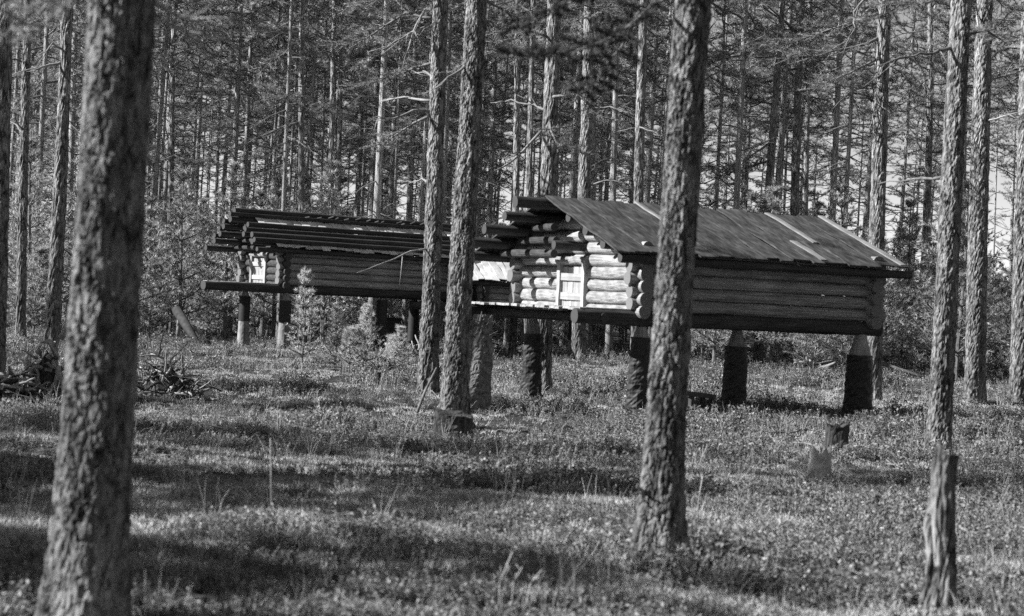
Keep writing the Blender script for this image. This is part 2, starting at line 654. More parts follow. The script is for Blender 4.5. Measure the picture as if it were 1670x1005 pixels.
def hero_trees():
    H = {}
    # --- near trees
    H[1] = Pine('thick blurred pine trunk nearest the camera at the left', 139, 1032, 203, 124, 17, 130, 300, 0.009, 3.4, 0.5, plate=0.8)
    H[2] = Pine('thick pine in front of the large storehouse, dead snag low on its trunk', 1073, 922, 1131, 68, 18, 120, 330, 0.010, 4.2, 0.7, plate=0.85)
    H[3] = Pine('sunlit ridged pine right of a pair, dark stump at its foot', 738, 698, 775, 42, 19, 80, 220, 0.012, 5.6, 0.6)
    H[4] = Pine('left pine of the close pair before the far storehouse', 697, 640, 722, 32, 19, 56, 160, 0.012, 7.0, 0.3)
    H[5] = Pine('pine right of the large storehouse behind the broken snag', 1531, 742, 1566, 39, 18, 64, 180, 0.011, 5.6, 0.35)
    H[6] = Pine('broad pine with brightly lit flaking bark near the right edge', 1589, 658, 1606, 35, 20, 48, 150, 0.014, 8.0, 0.3)
    H[7] = Pine('pine cut by the right edge of the picture', 1664, 656, 1682, 36, 20, 48, 120, 0.014, 8.0, 0.3)
    H[8] = Pine('dark pine rising behind the right end of the large storehouse', 1424, 655, 1440, 28, 20, 40, 100, 0.012, 8.0, 0.25)
    H[10] = Pine('dark thick pine rising behind the ridge log of the large storehouse', 884, 636, 902, 29, 20, 40, 100, 0.012, 8.0, 0.25)
    H[11] = Pine('half lit pine behind the storehouse roof with curved dead limbs', 942, 588, 963, 24, 20, 32, 90, 0.016, 10.0, 0.3)
    H[12] = Pine('dark pine above the roof just left of the thick trunk', 1036, 602, 1050, 19, 20, 28, 80, 0.012, 9.0, 0.25)
    H[13] = Pine('dark straight pine above the storehouse roof, right of two', 1288, 592, 1308, 17, 20, 28, 80, 0.014, 11.0, 0.25)
    H[14] = Pine('dark leaning pine above the storehouse roof, left of two', 1236, 592, 1275, 15, 20, 28, 80, 0.012, 11.0, 0.25)
    H[16] = Pine('dark pine cut by the left edge of the picture', -8, 640, 8, 30, 20, 40, 100, 0.012, 7.0, 0.3)
    H[17] = Pine('pine with a bright lit left edge near the left border', 33, 552, 46, 17, 20, 32, 90, 0.014, 11.0, 0.25)
    H[18] = Pine('dark pine left of the thick blurred trunk, behind the root tangle', 84, 575, 112, 25, 20, 32, 90, 0.016, 10.0, 0.25)
    H[19] = Pine('slender pine right of the thick blurred trunk with a dark needle clump', 274, 545, 286, 12, 18, 24, 70, 0.010, 11.0, 0.25)
    H[20] = Pine('dark pine behind the far storehouse with long drooping dead limbs', 494, 560, 491, 13, 19, 24, 70, 0.010, 12.0, 0.25)
    H[21] = Pine('left stem of two close pines behind the far storehouse roof', 539, 556, 543, 11, 19, 24, 60, 0.010, 12.0, 0.25)
    H[22] = Pine('right stem of two close pines behind the far storehouse roof', 549, 553, 555, 10, 19, 24, 60, 0.010, 12.0, 0.25)
    H[23] = Pine('straight pine between the large storehouse and the right pines', 1506, 596, 1518, 14, 19, 24, 70, 0.012, 12.0, 0.25)
    H[24] = Pine('half lit pine left of the ridge log, behind the porch', 836, 580, 846, 13, 19, 24, 70, 0.012, 12.0, 0.25)
    H[25] = Pine('thin dark pine close left of the thick one behind the ridge log', 860, 600, 868, 12, 19, 24, 60, 0.010, 11.0, 0.25)
    # --- limbs
    H[1].dead([(250, -4), (290, 22), (342, 61)], 0.011, 5, 0.6)
    H[1].dead([(245, 25), (300, 45), (330, 85)], 0.008, 4, 0.5)
    H[1].live([(160, -60), (110, 15), (60, 45), (5, 60)], 0.014, -0.8, 8, 0.14, 2, 30, 0.05, 0.005, 0.15, 'needle', 1.0)
    H[1].live([(165, -90), (120, -20), (70, 20), (40, 30)], 0.014, 0.6, 7, 0.14, 2, 30, 0.05, 0.005, 0.15, 'needle', 1.0)
    stub = H[2].dead([(1062, 835), (1048, 800), (1040, 790)], 0.022, 0, -0.16)
    stub.name = 'branch_stub'
    H[2].dead([(1065, 822), (1040, 806), (1028, 803)], 0.008, 0, -0.16)
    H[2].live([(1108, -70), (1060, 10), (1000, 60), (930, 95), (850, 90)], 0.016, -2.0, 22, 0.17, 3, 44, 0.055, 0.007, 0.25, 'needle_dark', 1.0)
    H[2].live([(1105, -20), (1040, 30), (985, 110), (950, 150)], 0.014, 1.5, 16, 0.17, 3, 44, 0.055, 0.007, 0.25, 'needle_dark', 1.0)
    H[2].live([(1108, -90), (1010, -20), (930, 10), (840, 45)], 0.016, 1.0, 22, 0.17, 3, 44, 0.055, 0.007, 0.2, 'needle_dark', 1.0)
    H[2].dead([(1092, 15), (1050, 17), (1024, 42)], 0.014, 3, -0.5, 'limb')
    H[4].dead([(709, 41), (675, 51), (645, 68), (619, 82)], 0.03, 6, -0.5)
    H[4].dead([(694, 15), (675, 51), (665, 88), (656, 112)], 0.022, 5, -0.6)
    H[4].dead([(705, 166), (661, 160), (619, 166)], 0.03, 5, 0.8)
    H[4].dead([(705, 183), (675, 180), (641, 193), (605, 195)], 0.032, 5, -0.6)
    H[4].dead([(709, 129), (689, 112), (661, 108)], 0.03, 4, 0.9)
    H[4].dead([(703, 300), (689, 290), (666, 299)], 0.026, 3, 0.5)
    H[4].dead([(702, 405), (670, 409), (630, 428), (582, 445)], 0.018, 1, -1.2)
    H[4].live([(712, 30), (660, 20), (600, 60), (560, 75)], 0.03, 0.9, 16, 0.4, 4)
    H[4].live([(712, 100), (650, 120), (590, 140)], 0.03, 1.8, 16, 0.4, 4)
    H[4].live([(712, -30), (650, -10), (580, 10)], 0.03, -0.8, 16, 0.4, 4)
    H[4].live([(700, 190), (650, 215), (610, 240)], 0.026, 2.2, 12, 0.35, 4)
    H[3].dead([(774, 294), (800, 297), (825, 302)], 0.018, 3, 0.4)
    H[3].dead([(778, 190), (795, 193), (805, 203)], 0.014, 2, 0.2)
    H[3].live([(778, -10), (820, 20), (860, 40)], 0.026, 1.0, 14, 0.3, 4)
    H[3].dead([(765, 105), (730, 128), (700, 155)], 0.02, 3, -0.8)
    H[10].dead([(893, 180), (870, 172), (835, 164), (800, 168)], 0.03, 3, 0.6)
    H[10].dead([(884, 214), (834, 266), (785, 290)], 0.028, 4, -1.6)
    H[10].live([(897, 90), (930, 70), (990, 60)], 0.03, -1.2, 18, 0.42, 4)
    H[10].live([(897, 60), (860, 50), (820, 90)], 0.03, -1.0, 18, 0.42, 4)
    H[10].live([(895, 160), (940, 150), (975, 190)], 0.03, -1.5, 14, 0.35, 4)
    H[10].live([(895, 200), (905, 230), (950, 250)], 0.026, -1.8, 12, 0.3, 4)
    H[10].live([(897, 20), (950, 10), (1010, 30)], 0.03, 1.2, 18, 0.42, 4)
    H[11].dead([(957, 237), (975, 229), (1000, 230), (1027, 233)], 0.034, 2, 0.5)
    H[11].dead([(957, 291), (975, 272), (1000, 266), (1030, 270)], 0.036, 2, 0.4)
    H[11].dead([(956, 305), (990, 294), (1023, 299)], 0.032, 2, -0.5)
    H[11].dead([(960, 176), (995, 175), (1035, 186)], 0.034, 3, -0.6)
    H[12].dead([(1042, 205), (1052, 212), (1070, 214)], 0.03, 2, -0.6)
    H[12].dead([(1046, 155), (1062, 152), (1078, 151)], 0.03, 2, 0.3)
    H[12].live([(1047, 40), (1070, 60), (1075, 90)], 0.03, 1.0, 14, 0.4, 4)
    H[5].dead([(1538, 291), (1489, 291), (1432, 300)], 0.022, 4, 0.6, 'limb')
    H[5].dead([(1560, 78), (1520, 86), (1489, 90), (1421, 110)], 0.026, 5, -0.8, 'limb')
    H[5].dead([(1489, 90), (1505, 120), (1519, 150)], 0.014, 2, 0.1, 'limb')
    H[5].dead([(1563, 214), (1578, 217), (1587, 221)], 0.018, 0, -0.2)
    H[5].live([(1565, -30), (1520, 0), (1470, 10), (1440, 30)], 0.026, 0.8, 16, 0.34, 4)
    H[5].live([(1565, 60), (1610, 50), (1640, 70)], 0.026, 1.4, 14, 0.3, 4)
    H[6].dead([(1605, 130), (1640, 125), (1672, 112)], 0.03, 4, 0.6)
    H[6].dead([(1600, 200), (1635, 190), (1672, 180)], 0.026, 4, -0.6)
    H[6].live([(1608, -20), (1640, 10), (1690, 20)], 0.03, -1.0, 14, 0.4, 4)
    H[7].live([(1675, 180), (1650, 200), (1625, 235)], 0.026, -1.0, 14, 0.35, 4)
    H[7].live([(1678, 120), (1650, 130), (1630, 150)], 0.026, 1.0, 14, 0.35, 4)
    H[8].dead([(1427, 163), (1440, 176), (1460, 190)], 0.026, 2, -0.4)
    H[8].dead([(1428, 178), (1421, 206), (1431, 232)], 0.018, 2, -0.3)
    H[8].dead([(1420, -10), (1391, 20), (1394, 44), (1374, 80)], 0.026, 4, -0.8)
    H[8].live([(1438, 60), (1390, 80), (1330, 90), (1280, 95)], 0.034, -1.0, 22, 0.45, 4)
    H[8].live([(1438, 90), (1380, 120), (1330, 145)], 0.03, -0.4, 18, 0.4, 4)
    H[8].live([(1438, 20), (1380, 40), (1320, 60), (1250, 70)], 0.03, 1.0, 20, 0.45, 4)
    H[8].live([(1436, 230), (1460, 250), (1480, 245)], 0.02, 0.8, 10, 0.3, 3)
    H[13].dead([(1218, -8), (1252, 17), (1283, 38), (1306, 60)][::-1], 0.06, 4, -1.0, 'limb')
    H[13].live([(1306, 80), (1260, 130), (1220, 150)], 0.04, 1.0, 20, 0.6, 4, 14, 0.12, 0.012)
    H[13].dead([(1304, 190), (1270, 195), (1235, 200)], 0.035, 3, 0.5)
    H[14].dead([(1262, 230), (1230, 250), (1195, 280)], 0.04, 4, -0.6, 'limb')
    H[14].live([(1262, 260), (1220, 275), (1170, 290)], 0.04, -1.0, 18, 0.5, 4, 14, 0.11, 0.011)
    H[14].live([(1262, 170), (1220, 160), (1165, 130)], 0.04, -1.0, 18, 0.5, 4, 14, 0.11, 0.011)
    H[18].dead([(108, 101), (68, 108), (24, 120)], 0.04, 4, -0.6)
    H[18].dead([(108, 85), (85, 70), (60, 110)], 0.03, 3, -0.8)
    H[17].dead([(40, 220), (25, 192), (12, 200)], 0.035, 1, -0.4)
    H[17].dead([(40, 225), (28, 205), (16, 197)], 0.03, 1, 0.4)
    H[17].live([(45, 60), (25, 40), (-5, 50)], 0.04, -1.0, 18, 0.6, 4, 14, 0.12, 0.012)
    H[17].live([(45, 40), (75, 30), (110, 45)], 0.04, -1.0, 18, 0.6, 4, 14, 0.12, 0.012)
    H[19].live([(283, 262), (300, 268), (328, 266)], 0.03, -1.0, 14, 0.45, 4, 16, 0.12, 0.012, 0.1)
    H[19].live([(283, 250), (262, 262), (248, 268)], 0.03, 1.0, 12, 0.45, 4, 16, 0.12, 0.012, 0.1)
    H[19].live([(284, 60), (320, 50), (370, 70)], 0.04, -1.0, 18, 0.6, 4, 14, 0.13, 0.012)
    H[20].dead([(490, 200), (467, 205), (419, 225), (375, 249)], 0.045, 5, -0.8, 'limb')
    H[20].dead([(490, 168), (463, 171), (433, 185), (396, 198)], 0.04, 5, 0.6, 'limb')
    H[20].dead([(492, 225), (505, 240), (520, 262)], 0.03, 2, -0.5)
    H[20].live([(491, 150), (470, 160), (440, 150)], 0.04, -1.0, 18, 0.6, 5, 16, 0.13, 0.012)
    H[20].live([(491, 170), (515, 175), (535, 180)], 0.04, -1.0, 16, 0.6, 5, 16, 0.13, 0.012)
    H[20].live([(491, 60), (450, 50), (400, 70)], 0.04, 1.0, 18, 0.6, 5, 16, 0.13, 0.012)
    H[22].live([(554, 100), (590, 90), (640, 110)], 0.04, 1.0, 18, 0.6, 5, 14, 0.13, 0.012)
    H[23].dead([(1512, 150), (1500, 130), (1480, 120)], 0.03, 3, 0.5)
    H[23].live([(1514, 250), (1540, 245), (1560, 255)], 0.04, 1.0, 14, 0.5, 4, 14, 0.12, 0.012)
    for k in (10, 12):
        pass
    return H


HERO = hero_trees()

# ------------------------------------------------------------------ log storehouses on posts
LOGS = []


def log_proto(dark, seed):
    rnd = random.Random(seed)
    mb = MB()
    k, s = 9, 14
    pts = [(i / (k - 1), rnd.uniform(-1, 1) * 0.035, rnd.uniform(-1, 1) * 0.035) for i in range(k)]
    rad = [1.0 + rnd.uniform(-0.05, 0.05) - 0.04 * i / k for i in range(k)]
    # unit log: length 1 along x, radius 1 in y and z
    vs, fs = [], []
    for i in range(k):
        for j in range(s):
            a = 2 * math.pi * j / s
            r = rad[i] * (1 + 0.03 * math.sin(3 * a + seed) + rnd.uniform(-.015, .015))
            vs.append((pts[i][0], pts[i][1] + r * math.cos(a), pts[i][2] + r * math.sin(a)))
    for i in range(k - 1):
        for j in range(s):
            j2 = (j + 1) % s
            fs.append((i * s + j, (i + 1) * s + j, (i + 1) * s + j2, i * s + j2))
    mb.add(vs, fs, 0)
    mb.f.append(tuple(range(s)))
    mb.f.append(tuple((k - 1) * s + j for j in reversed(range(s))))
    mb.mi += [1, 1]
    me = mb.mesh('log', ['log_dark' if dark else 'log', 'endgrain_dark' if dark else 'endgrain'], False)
    sm = [p.material_index == 0 for p in me.polygons]
    me.polygons.foreach_set('use_smooth', sm)
    return me


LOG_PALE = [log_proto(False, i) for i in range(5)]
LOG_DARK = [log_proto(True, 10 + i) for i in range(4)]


class Store:
    """Local frame: x along the ridge away from the porch, y across towards the far side, z up."""

    def __init__(self, name, label, corner, theta):
        self.root = thing(name, label, 'storehouse', (corner[0], corner[1], gz(corner[0], corner[1])), theta)
        self.base = self.root.location.z
        self.rnd = random.Random(int(theta * 100))

    def log(self, name, x0, x1, y, z, d, dark=False, cross=False, parent=None):
        rnd = self.rnd
        me = rnd.choice(LOG_DARK if dark else LOG_PALE)
        r = d / 2 * rnd.uniform(0.98, 1.05)
        if not cross:
            o = link(name, me, parent or self.root, (x0, y + rnd.uniform(-.008, .008), z), (rnd.uniform(0, 6.28), 0, 0), (x1 - x0, r, r))
        else:
            o = link(name, me, parent or self.root, (y + rnd.uniform(-.008, .008), x0, z), (0, 0, math.pi / 2), (x1 - x0, r, r))
            o.rotation_euler = Matrix.Rotation(math.pi / 2, 3, 'Z').to_euler()
        return o

    def board(self, name, p0, p1, w, t, mat, parent=None, sub=5, curl=0.01):
        """Plank from p0 to p1 (top face centre line), width along the wall, thickness down; slightly warped."""
        rnd = self.rnd
        p0, p1 = Vector(p0), Vector(p1)
        d = (p1 - p0)
        L = d.length
        d.normalize()
        return d, L


def plank_mesh(L, w, t, mat, rnd, warp=0.006, k=5, ragged=0.01):
    """Plank along +x from 0 to L, centred in y, top at z = 0."""
    mb = MB()
    vs, fs = [], []
    for i in range(k):
        f = i / (k - 1)
        x = L * f
        if i in (0, k - 1):
            e = [rnd.uniform(-ragged, ragged) for _ in range(2)]
        else:
            e = [0, 0]
        dz = rnd.uniform(-warp, warp)
        ww = w * rnd.uniform(0.96, 1.02) / 2
        vs += [(x + e[0], -ww, dz + rnd.uniform(-.3, .3) * warp), (x + e[1], ww, dz + rnd.uniform(-.3, .3) * warp),
               (x + e[1], ww, dz - t), (x + e[0], -ww, dz - t)]
    for i in range(k - 1):
        a, b = i * 4, i * 4 + 4
        for j in range(4):
            j2 = (j + 1) % 4
            fs.append((a + j, a + j2, b + j2, b + j))
    fs.append((3, 2, 1, 0))
    e = (k - 1) * 4
    fs.append((e, e + 1, e + 2, e + 3))
    mb.add(vs, [tuple(reversed(f)) for f in fs])
    return mb.mesh('plank', [mat])


def plank_between(root, name, p0, p1, w, t, mat, rnd, normal, **kw):
    """Link a plank whose top centre line runs p0..p1, top facing NORMAL."""
    p0, p1, nrm = Vector(p0), Vector(p1), Vector(normal).normalized()
    x = (p1 - p0).normalized()
    z = (nrm - x * nrm.dot(x)).normalized()
    y = z.cross(x)
    me = plank_mesh((p1 - p0).length, w, t, mat, rnd, **kw)
    o = link(name, me, root)
    mm = Matrix((x, y, z)).transposed().to_4x4()
    mm.translation = p0
    o.matrix_local = mm
    return o


def post(root, loc, z1, r, rnd, band=(0.0, 0.8), cone=0.3, notch=True):
    """Tree-stump post: pale wood, a pencil-cut top and a dark wrapped band as a sub-part."""
    mb = MB()
    k = 26
    s = 18
    vs, fs = [], []
    for i in range(k):
        f = i / (k - 1)
        z = -0.15 + (z1 + 0.15) * f
        rr = r * (1 + 0.18 * math.exp(-max(z, 0) / 0.25)) * (1 - 0.12 * f)
        if z > z1 - cone:
            rr *= 1 - 0.55 * (z - (z1 - cone)) / cone
        for j in range(s):
            a = 2 * math.pi * j / s
            q = rr * (1 + 0.04 * math.sin(2 * a + r * 100) + rnd.uniform(-.02, .02) + (0.14 * noise.noise(Vector((math.cos(a) * 2.2, math.sin(a) * 2.2, r * 90))) if z > z1 - cone * 1.1 else 0))
            vs.append((q * math.cos(a), q * math.sin(a), z))
    for i in range(k - 1):
        for j in range(s):
            j2 = (j + 1) % s
            fs.append((i * s + j, i * s + j2, (i + 1) * s + j2, (i + 1) * s + j))
    fs.append(tuple((k - 1) * s + j for j in range(s)))
    mb.add(vs, fs)
    o = link('post', mb.mesh('post', ['post']), root, loc)
    zb0, zb1 = z1 * band[0], z1 * band[1]
    mb = MB()
    k = max(6, int((zb1 - zb0) / 0.035))
    s = 26
    vs, fs = [], []
    for i in range(k):
        z = zb0 + (zb1 - zb0) * i / (k - 1) - (0.1 if (i == 0 and band[0] == 0) else 0)
        f = (z + 0.15) / (z1 + 0.15)
        rr = r * (1 + 0.18 * math.exp(-max(z, 0) / 0.25)) * (1 - 0.12 * f) + (0.016 if notch else 0.007)
        for j in range(s):
            a = 2 * math.pi * j / s
            q = rr * (1 + 0.04 * math.sin(2 * a + r * 100))
            if notch:
                q += 0.022 * noise.noise(Vector((math.cos(a) * 1.6, math.sin(a) * 1.6, z * 14 + r * 50))) + rnd.uniform(-.009, .009)
            vs.append((q * math.cos(a), q * math.sin(a), z))
    for i in range(k - 1):
        for j in range(s):
            j2 = (j + 1) % s
            fs.append((i * s + j, i * s + j2, (i + 1) * s + j2, (i + 1) * s + j))
    fs.append(tuple((k - 1) * s + j for j in range(s)))
    fs.append(tuple(j for j in reversed(range(s))))
    mb.add(vs, fs)
    link('dark_wrap', mb.mesh('dark_wrap', ['sheath']), o)
    return o


def storehouse(label, corner, theta, L, W, z0, n, d, ridge_z, eave_z, ohf, ohb, tips, posts, porch, beam, door, roof_mat, board_w, style, eave_over=0.42):
    S = Store('log_storehouse', label, corner, theta)
    root, rnd = S.root, S.rnd
    ext = 0.2
    # side walls: logs along x
    for k in range(n):
        z = z0 + d * (k + 0.5)
        dd = d * (1.2 if k == 0 else 1.0)
        for side, y in (('near', 0.0), ('far', W)):
            x0 = -((beam if side == 'near' or style == 'big' else porch + 0.1) if k == 0 else ext + rnd.uniform(-.04, .05))
            S.log('log', x0, L + ext + rnd.uniform(-.03, .05), y, z - (0.02 if k == 0 else 0), dd, dark=(k == 0))  # bottom log takes the dark colour that stands for its shade
    # end walls: logs across, half a course up; the porch wall is broken by the door
    dc, dw, dh = door
    for k in range(n):
        z = z0 + d * (k + 1.0) - 0.02
        for x in (0.0, L):
            if x == 0.0 and z < z0 + dh:
                S.log('log', -ext, dc - dw / 2, x, z, d * 1.06, dark=style == 'pale', cross=True)  # pale style: dark end-wall and gable logs carry the porch shade as colour
                S.log('log', dc + dw / 2, W + ext, x, z, d * 1.06, dark=style == 'pale', cross=True)
            else:
                S.log('log', -ext, W + ext, x, z, d * 1.06, dark=style == 'pale', cross=True)
    # gable triangles
    zt = z0 + d * (n + 1.0) - 0.02
    slope = (ridge_z - eave_z) / (W / 2 + eave_over)
    while zt < ridge_z - 0.18:
        half = (ridge_z - 0.12 - zt) / slope
        for x in (0.0, L):
            S.log('log', W / 2 - half, W / 2 + half, x, zt, d * 1.06, dark=style == 'pale', cross=True)
        zt += d
    # purlins along x, their tips standing out under the porch roof
    npur = 4
    S.log('ridge_log', -ohf - tips, L + ohb - 0.1, W / 2, ridge_z - 0.10, 0.17, dark=True)
    for k in range(1, npur + 1):
        f = k / npur
        zz = ridge_z - (ridge_z - eave_z) * f - 0.10
        yy = (W / 2 + eave_over - 0.08) * f
        S.log('purlin', -ohf - tips * rnd.uniform(0.75, 1.05), L + ohb - 0.1, W / 2 + yy, zz, 0.15, dark=True)
        if k < npur:
            S.log('purlin', (-ohf + 0.12) if style == 'big' else -ohf - tips * rnd.uniform(0.6, 0.95), L + ohb - 0.1, W / 2 - yy, zz, 0.15, dark=True)
        else:
            S.log('purlin', (-ohf + 0.12) if style == 'big' else -ohf - tips * 0.8, L + ohb + 0.12, W / 2 - yy + 0.03, zz, 0.13, dark=True)
        if k < npur:   # short cross bearers under the purlins of the porch
            S.log('bearer', W / 2 + 0.15, W / 2 + yy + 0.25, -ohf * rnd.uniform(0.45, 0.6), zz - 0.14, 0.12, dark=True, cross=True)
    # roof boards down both slopes
    x = -ohf
    nn = Vector((0, -slope, 1)).normalized()
    nf = Vector((0, slope, 1)).normalized()
    i = 0
    while x < L + ohb:
        w = board_w * rnd.uniform(0.8, 1.2)
        w = min(w, L + ohb - x + 0.02)
        pale = style == 'pale' or (style == 'big' and rnd.random() < 0.0)
        mt = roof_mat
        drop = rnd.uniform(-0.05, 0.07)
        lift = rnd.uniform(0.0, 0.028)
        e = W / 2 + eave_over + drop
        plank_between(root, 'roof_board', (x + w / 2, W / 2 - 0.01, ridge_z + lift), (x + w / 2, W / 2 - e, ridge_z - slope * e + lift), w * 0.97, 0.022, mt, rnd, nn, warp=0.014, ragged=0.03, k=9)
        plank_between(root, 'roof_board', (x + w / 2, W / 2 + 0.01, ridge_z + lift - 0.004), (x + w / 2, W / 2 + e, ridge_z - slope * e + lift - 0.004), w * 1.0, 0.022, mt, rnd, nf, warp=0.008, ragged=0.012)
        x += w
        i += 1
    # door of upright planks between jambs
    zd0, zd1 = z0 + d * 0.95, z0 + dh + 0.02
    for yy in (dc - dw / 2 + 0.035, dc + dw / 2 - 0.035):
        plank_between(root, 'door_jamb', (-0.13, yy, zd0 - 0.05), (-0.13, yy, zd1 + 0.12), 0.09, 0.08, 'plank', rnd, (-1, 0, 0))
    nb = 4
    bw_ = (dw - 0.16) / nb
    for k in range(nb):
        yy = dc - dw / 2 + 0.08 + bw_ * (k + 0.5)
        plank_between(root, 'door_plank', (-0.075 - rnd.uniform(0, .012), yy, zd0), (-0.075, yy, zd1), bw_ * 0.95, 0.03, 'plank', rnd, (-1, 0, 0))
    for zz in (zd0 + 0.17, zd1 - 0.16):
        plank_between(root, 'door_batten', (-0.108, dc - dw / 2 + 0.085, zz), (-0.108, dc + dw / 2 - 0.085, zz + 0.01), 0.11, 0.028, 'plank', rnd, (-1, 0, 0))
    S.log('lintel', dc - dw / 2 - 0.05, dc + dw / 2 + 0.05, -0.09, zd1 + 0.1, 0.13, cross=True)
    # porch floor on the long bottom logs
    y = -0.05
    k = 0
    while y < W + 0.05:
        w = rnd.uniform(0.16, 0.24)
        plank_between(root, 'porch_plank', (-porch + rnd.uniform(-.08, .06), y + w / 2, z0 + d * 1.06), (-0.14, y + w / 2, z0 + d * 1.06), w * 0.96, 0.035, 'plank', rnd, (0, 0, 1))
        y += w
    S.log('porch_bearer', -0.12, W + 0.12, -porch + 0.34, z0 + 0.06, 0.13, dark=True, cross=True)
    for q in posts:
        px_, py_, r, band, cone = q
        wx = corner[0] + math.cos(theta) * px_ - math.sin(theta) * py_
        wy = corner[1] + math.sin(theta) * px_ + math.cos(theta) * py_
        dz = gz(wx, wy) - S.base
        post(root, (px_, py_, dz), z0 - d * 0.1 - dz, r, rnd, band, cone, notch=(style == 'big'))
    return S, slope, nn


# large storehouse, nearest, on the right
c = at(1040, 520, 31.0)
BIG, sl, nn = storehouse('large log storehouse on dark posts with board roof and sunlit gable door', (c.x, c.y), math.radians(27), 4.12, 3.7, 1.33, 6, 0.185,
                         3.16, 2.36, 0.65, 0.38, 0.5,
                         [(0.1, 0.05, 0.145, (0, 0.86), 0.26), (-0.05, 3.15, 0.14, (0, 0.8), 0.28), (3.98, 0.0, 0.20, (0, 0.76), 0.36), (1.95, 0.35, 0.175, (0, 0.80), 0.36), (2.8, 3.5, 0.15, (0, 0.8), 0.3)],
                         0.95, 1.05, (1.87, 0.86, 0.78), 'roof', 0.27, 'big')
rnd = random.Random(5)
# pale battens nailed down the near slope and along its right edge
for xb, f0, f1, w in ((0.95, 0.0, 0.55, 0.06), (3.35, 0.02, 0.62, 0.09), (2.95, 0.62, 0.98, 0.12), (4.42, 0.0, 0.98, 0.11)):
    e = 3.7 / 2 + 0.42
    plank_between(BIG.root, 'batten', (xb, 1.85 - e * f0, 3.16 - sl * e * f0 + 0.038), (xb + 0.02, 1.85 - e * f1, 3.16 - sl * e * f1 + 0.038), w, 0.02, 'roof_pale', rnd, nn)
BIG.log('peg_log', -0.62, 0.15, 1.55, 2.44, 0.14, dark=True)

# far storehouse on the left with weight poles on its roof
c = at(462, 460, 57.0)
FAR, sl2, nn2 = storehouse('far log storehouse with long poles lying along its roof', (c.x, c.y), math.radians(38), 6.0, 2.0, 1.55, 6, 0.19,
                           3.52, 2.74, 0.42, 0.35, 0.72,
                           [(0.1, 0.0, 0.165, (0.47, 0.86), 0.24), (-0.35, 1.35, 0.15, (0.47, 0.9), 0.22), (3.3, 0.1, 0.15, (0.1, 0.95), 0.2), (5.6, 1.8, 0.15, (0.1, 0.95), 0.2)],
                           1.2, 2.42, (1.15, 0.8, 0.85), 'roof_white', 0.24, 'pale', eave_over=0.32)
e = 1.0 + 0.32
for k, f in enumerate((-0.02, 0.06, 0.40, 0.58, 0.75, 0.92)):
    FAR.log('roof_pole', -1.25 + rnd.uniform(0, 0.35), 6.2, 1.0 - e * f, 3.52 - sl2 * e * f + (0.085 if k else 0.12), rnd.uniform(0.11, 0.16), dark=True)
for k, f in enumerate((0.3, 0.55, 0.8)):
    FAR.log('roof_pole', -1.1 + 0.06 * k, 6.2, 1.0 + e * f, 3.52 - sl2 * e * f + 0.09, 0.13, dark=True)
for k in range(14):       # short sticks lashed across the ridge
    xx = 1.2 + k * 0.32 + rnd.uniform(-.1, .1)
    mb = MB()
    mb.tube([(xx, 1.0 + 0.2, 3.56), (xx + rnd.uniform(-.1, .1), 1.0 - 0.28, 3.52 + rnd.uniform(0.1, .2))], 0.02, 6)
    link('ridge_stick', mb.mesh('ridge_stick', ['log_dark']), FAR.root)

# third storehouse, half hidden behind the trunk pair
c = at(788, 500, 60.0)
THIRD, sl3, nn3 = storehouse('small pale roofed storehouse half hidden behind the trunk pair and large storehouse', (c.x, c.y), math.radians(27), 3.2, 2.2, 1.28, 5, 0.17,
                             3.02, 2.16, 0.6, 0.3, 0.3,
                             [(3.0, 0.1, 0.17, (0.42, 0.98), 0.2), (0.1, 0.1, 0.17, (0.4, 0.95), 0.2), (0.0, 2.0, 0.17, (0.4, 0.95), 0.2), (3.0, 2.0, 0.17, (0.4, 0.95), 0.2)],
                             0.9, 2.2, (1.1, 0.75, 0.7), 'roof_white', 0.22, 'pale', eave_over=0.3)


# ------------------------------------------------------------------ stumps, snags, piles and other bits on the floor
def stump_mesh(h, r, seed, mat='stump', jag=0.05, tilt=0.1, sides=28, flare=0.4, top=None):
    rnd = random.Random(seed)
    ph = [rnd.uniform(0, 6.28) for _ in range(4)]
    mb = MB()
    k = 14
    vs, fs = [], []
    for i in range(k):
        f = i / (k - 1)
        for j in range(sides):
            a = 2 * math.pi * j / sides
            ht = h + tilt * math.cos(a + ph[3]) * r + jag * (math.sin(5 * a + ph[0]) + math.sin(9 * a + ph[1])) * 0.5 + rnd.uniform(-jag, jag) * 0.3
            z = -0.1 + (ht + 0.1) * f
            rr = r * (1 + flare * math.exp(-max(z, 0) / (0.3 * h + 0.02)) * (0.7 + 0.4 * math.sin(4 * a + ph[2])))
            rr *= 1 + rnd.uniform(-.04, .04)
            vs.append((rr * math.cos(a), rr * math.sin(a), z))
    for i in range(k - 1):
        for j in range(sides):
            j2 = (j + 1) % sides
            fs.append((i * sides + j, i * sides + j2, (i + 1) * sides + j2, (i + 1) * sides + j))
    vs.append((0, 0, h - jag * 0.8))
    cidx = len(vs) - 1
    mb.add(vs, fs, 0)
    for j in range(sides):
        mb.f.append(((k - 1) * sides + j, (k - 1) * sides + (j + 1) % sides, cidx))
        mb.mi.append(1)
    return mb.mesh('stump', [mat, top or mat])


def stump(label, px, py, h_px, w_px, seed, **kw):
    p = foot(px, py)
    s = p.y / F
    o = link('tree_stump', stump_mesh(h_px * s, w_px * s / 2, seed, **kw), None, p)
    return tag(o, label, 'stump')


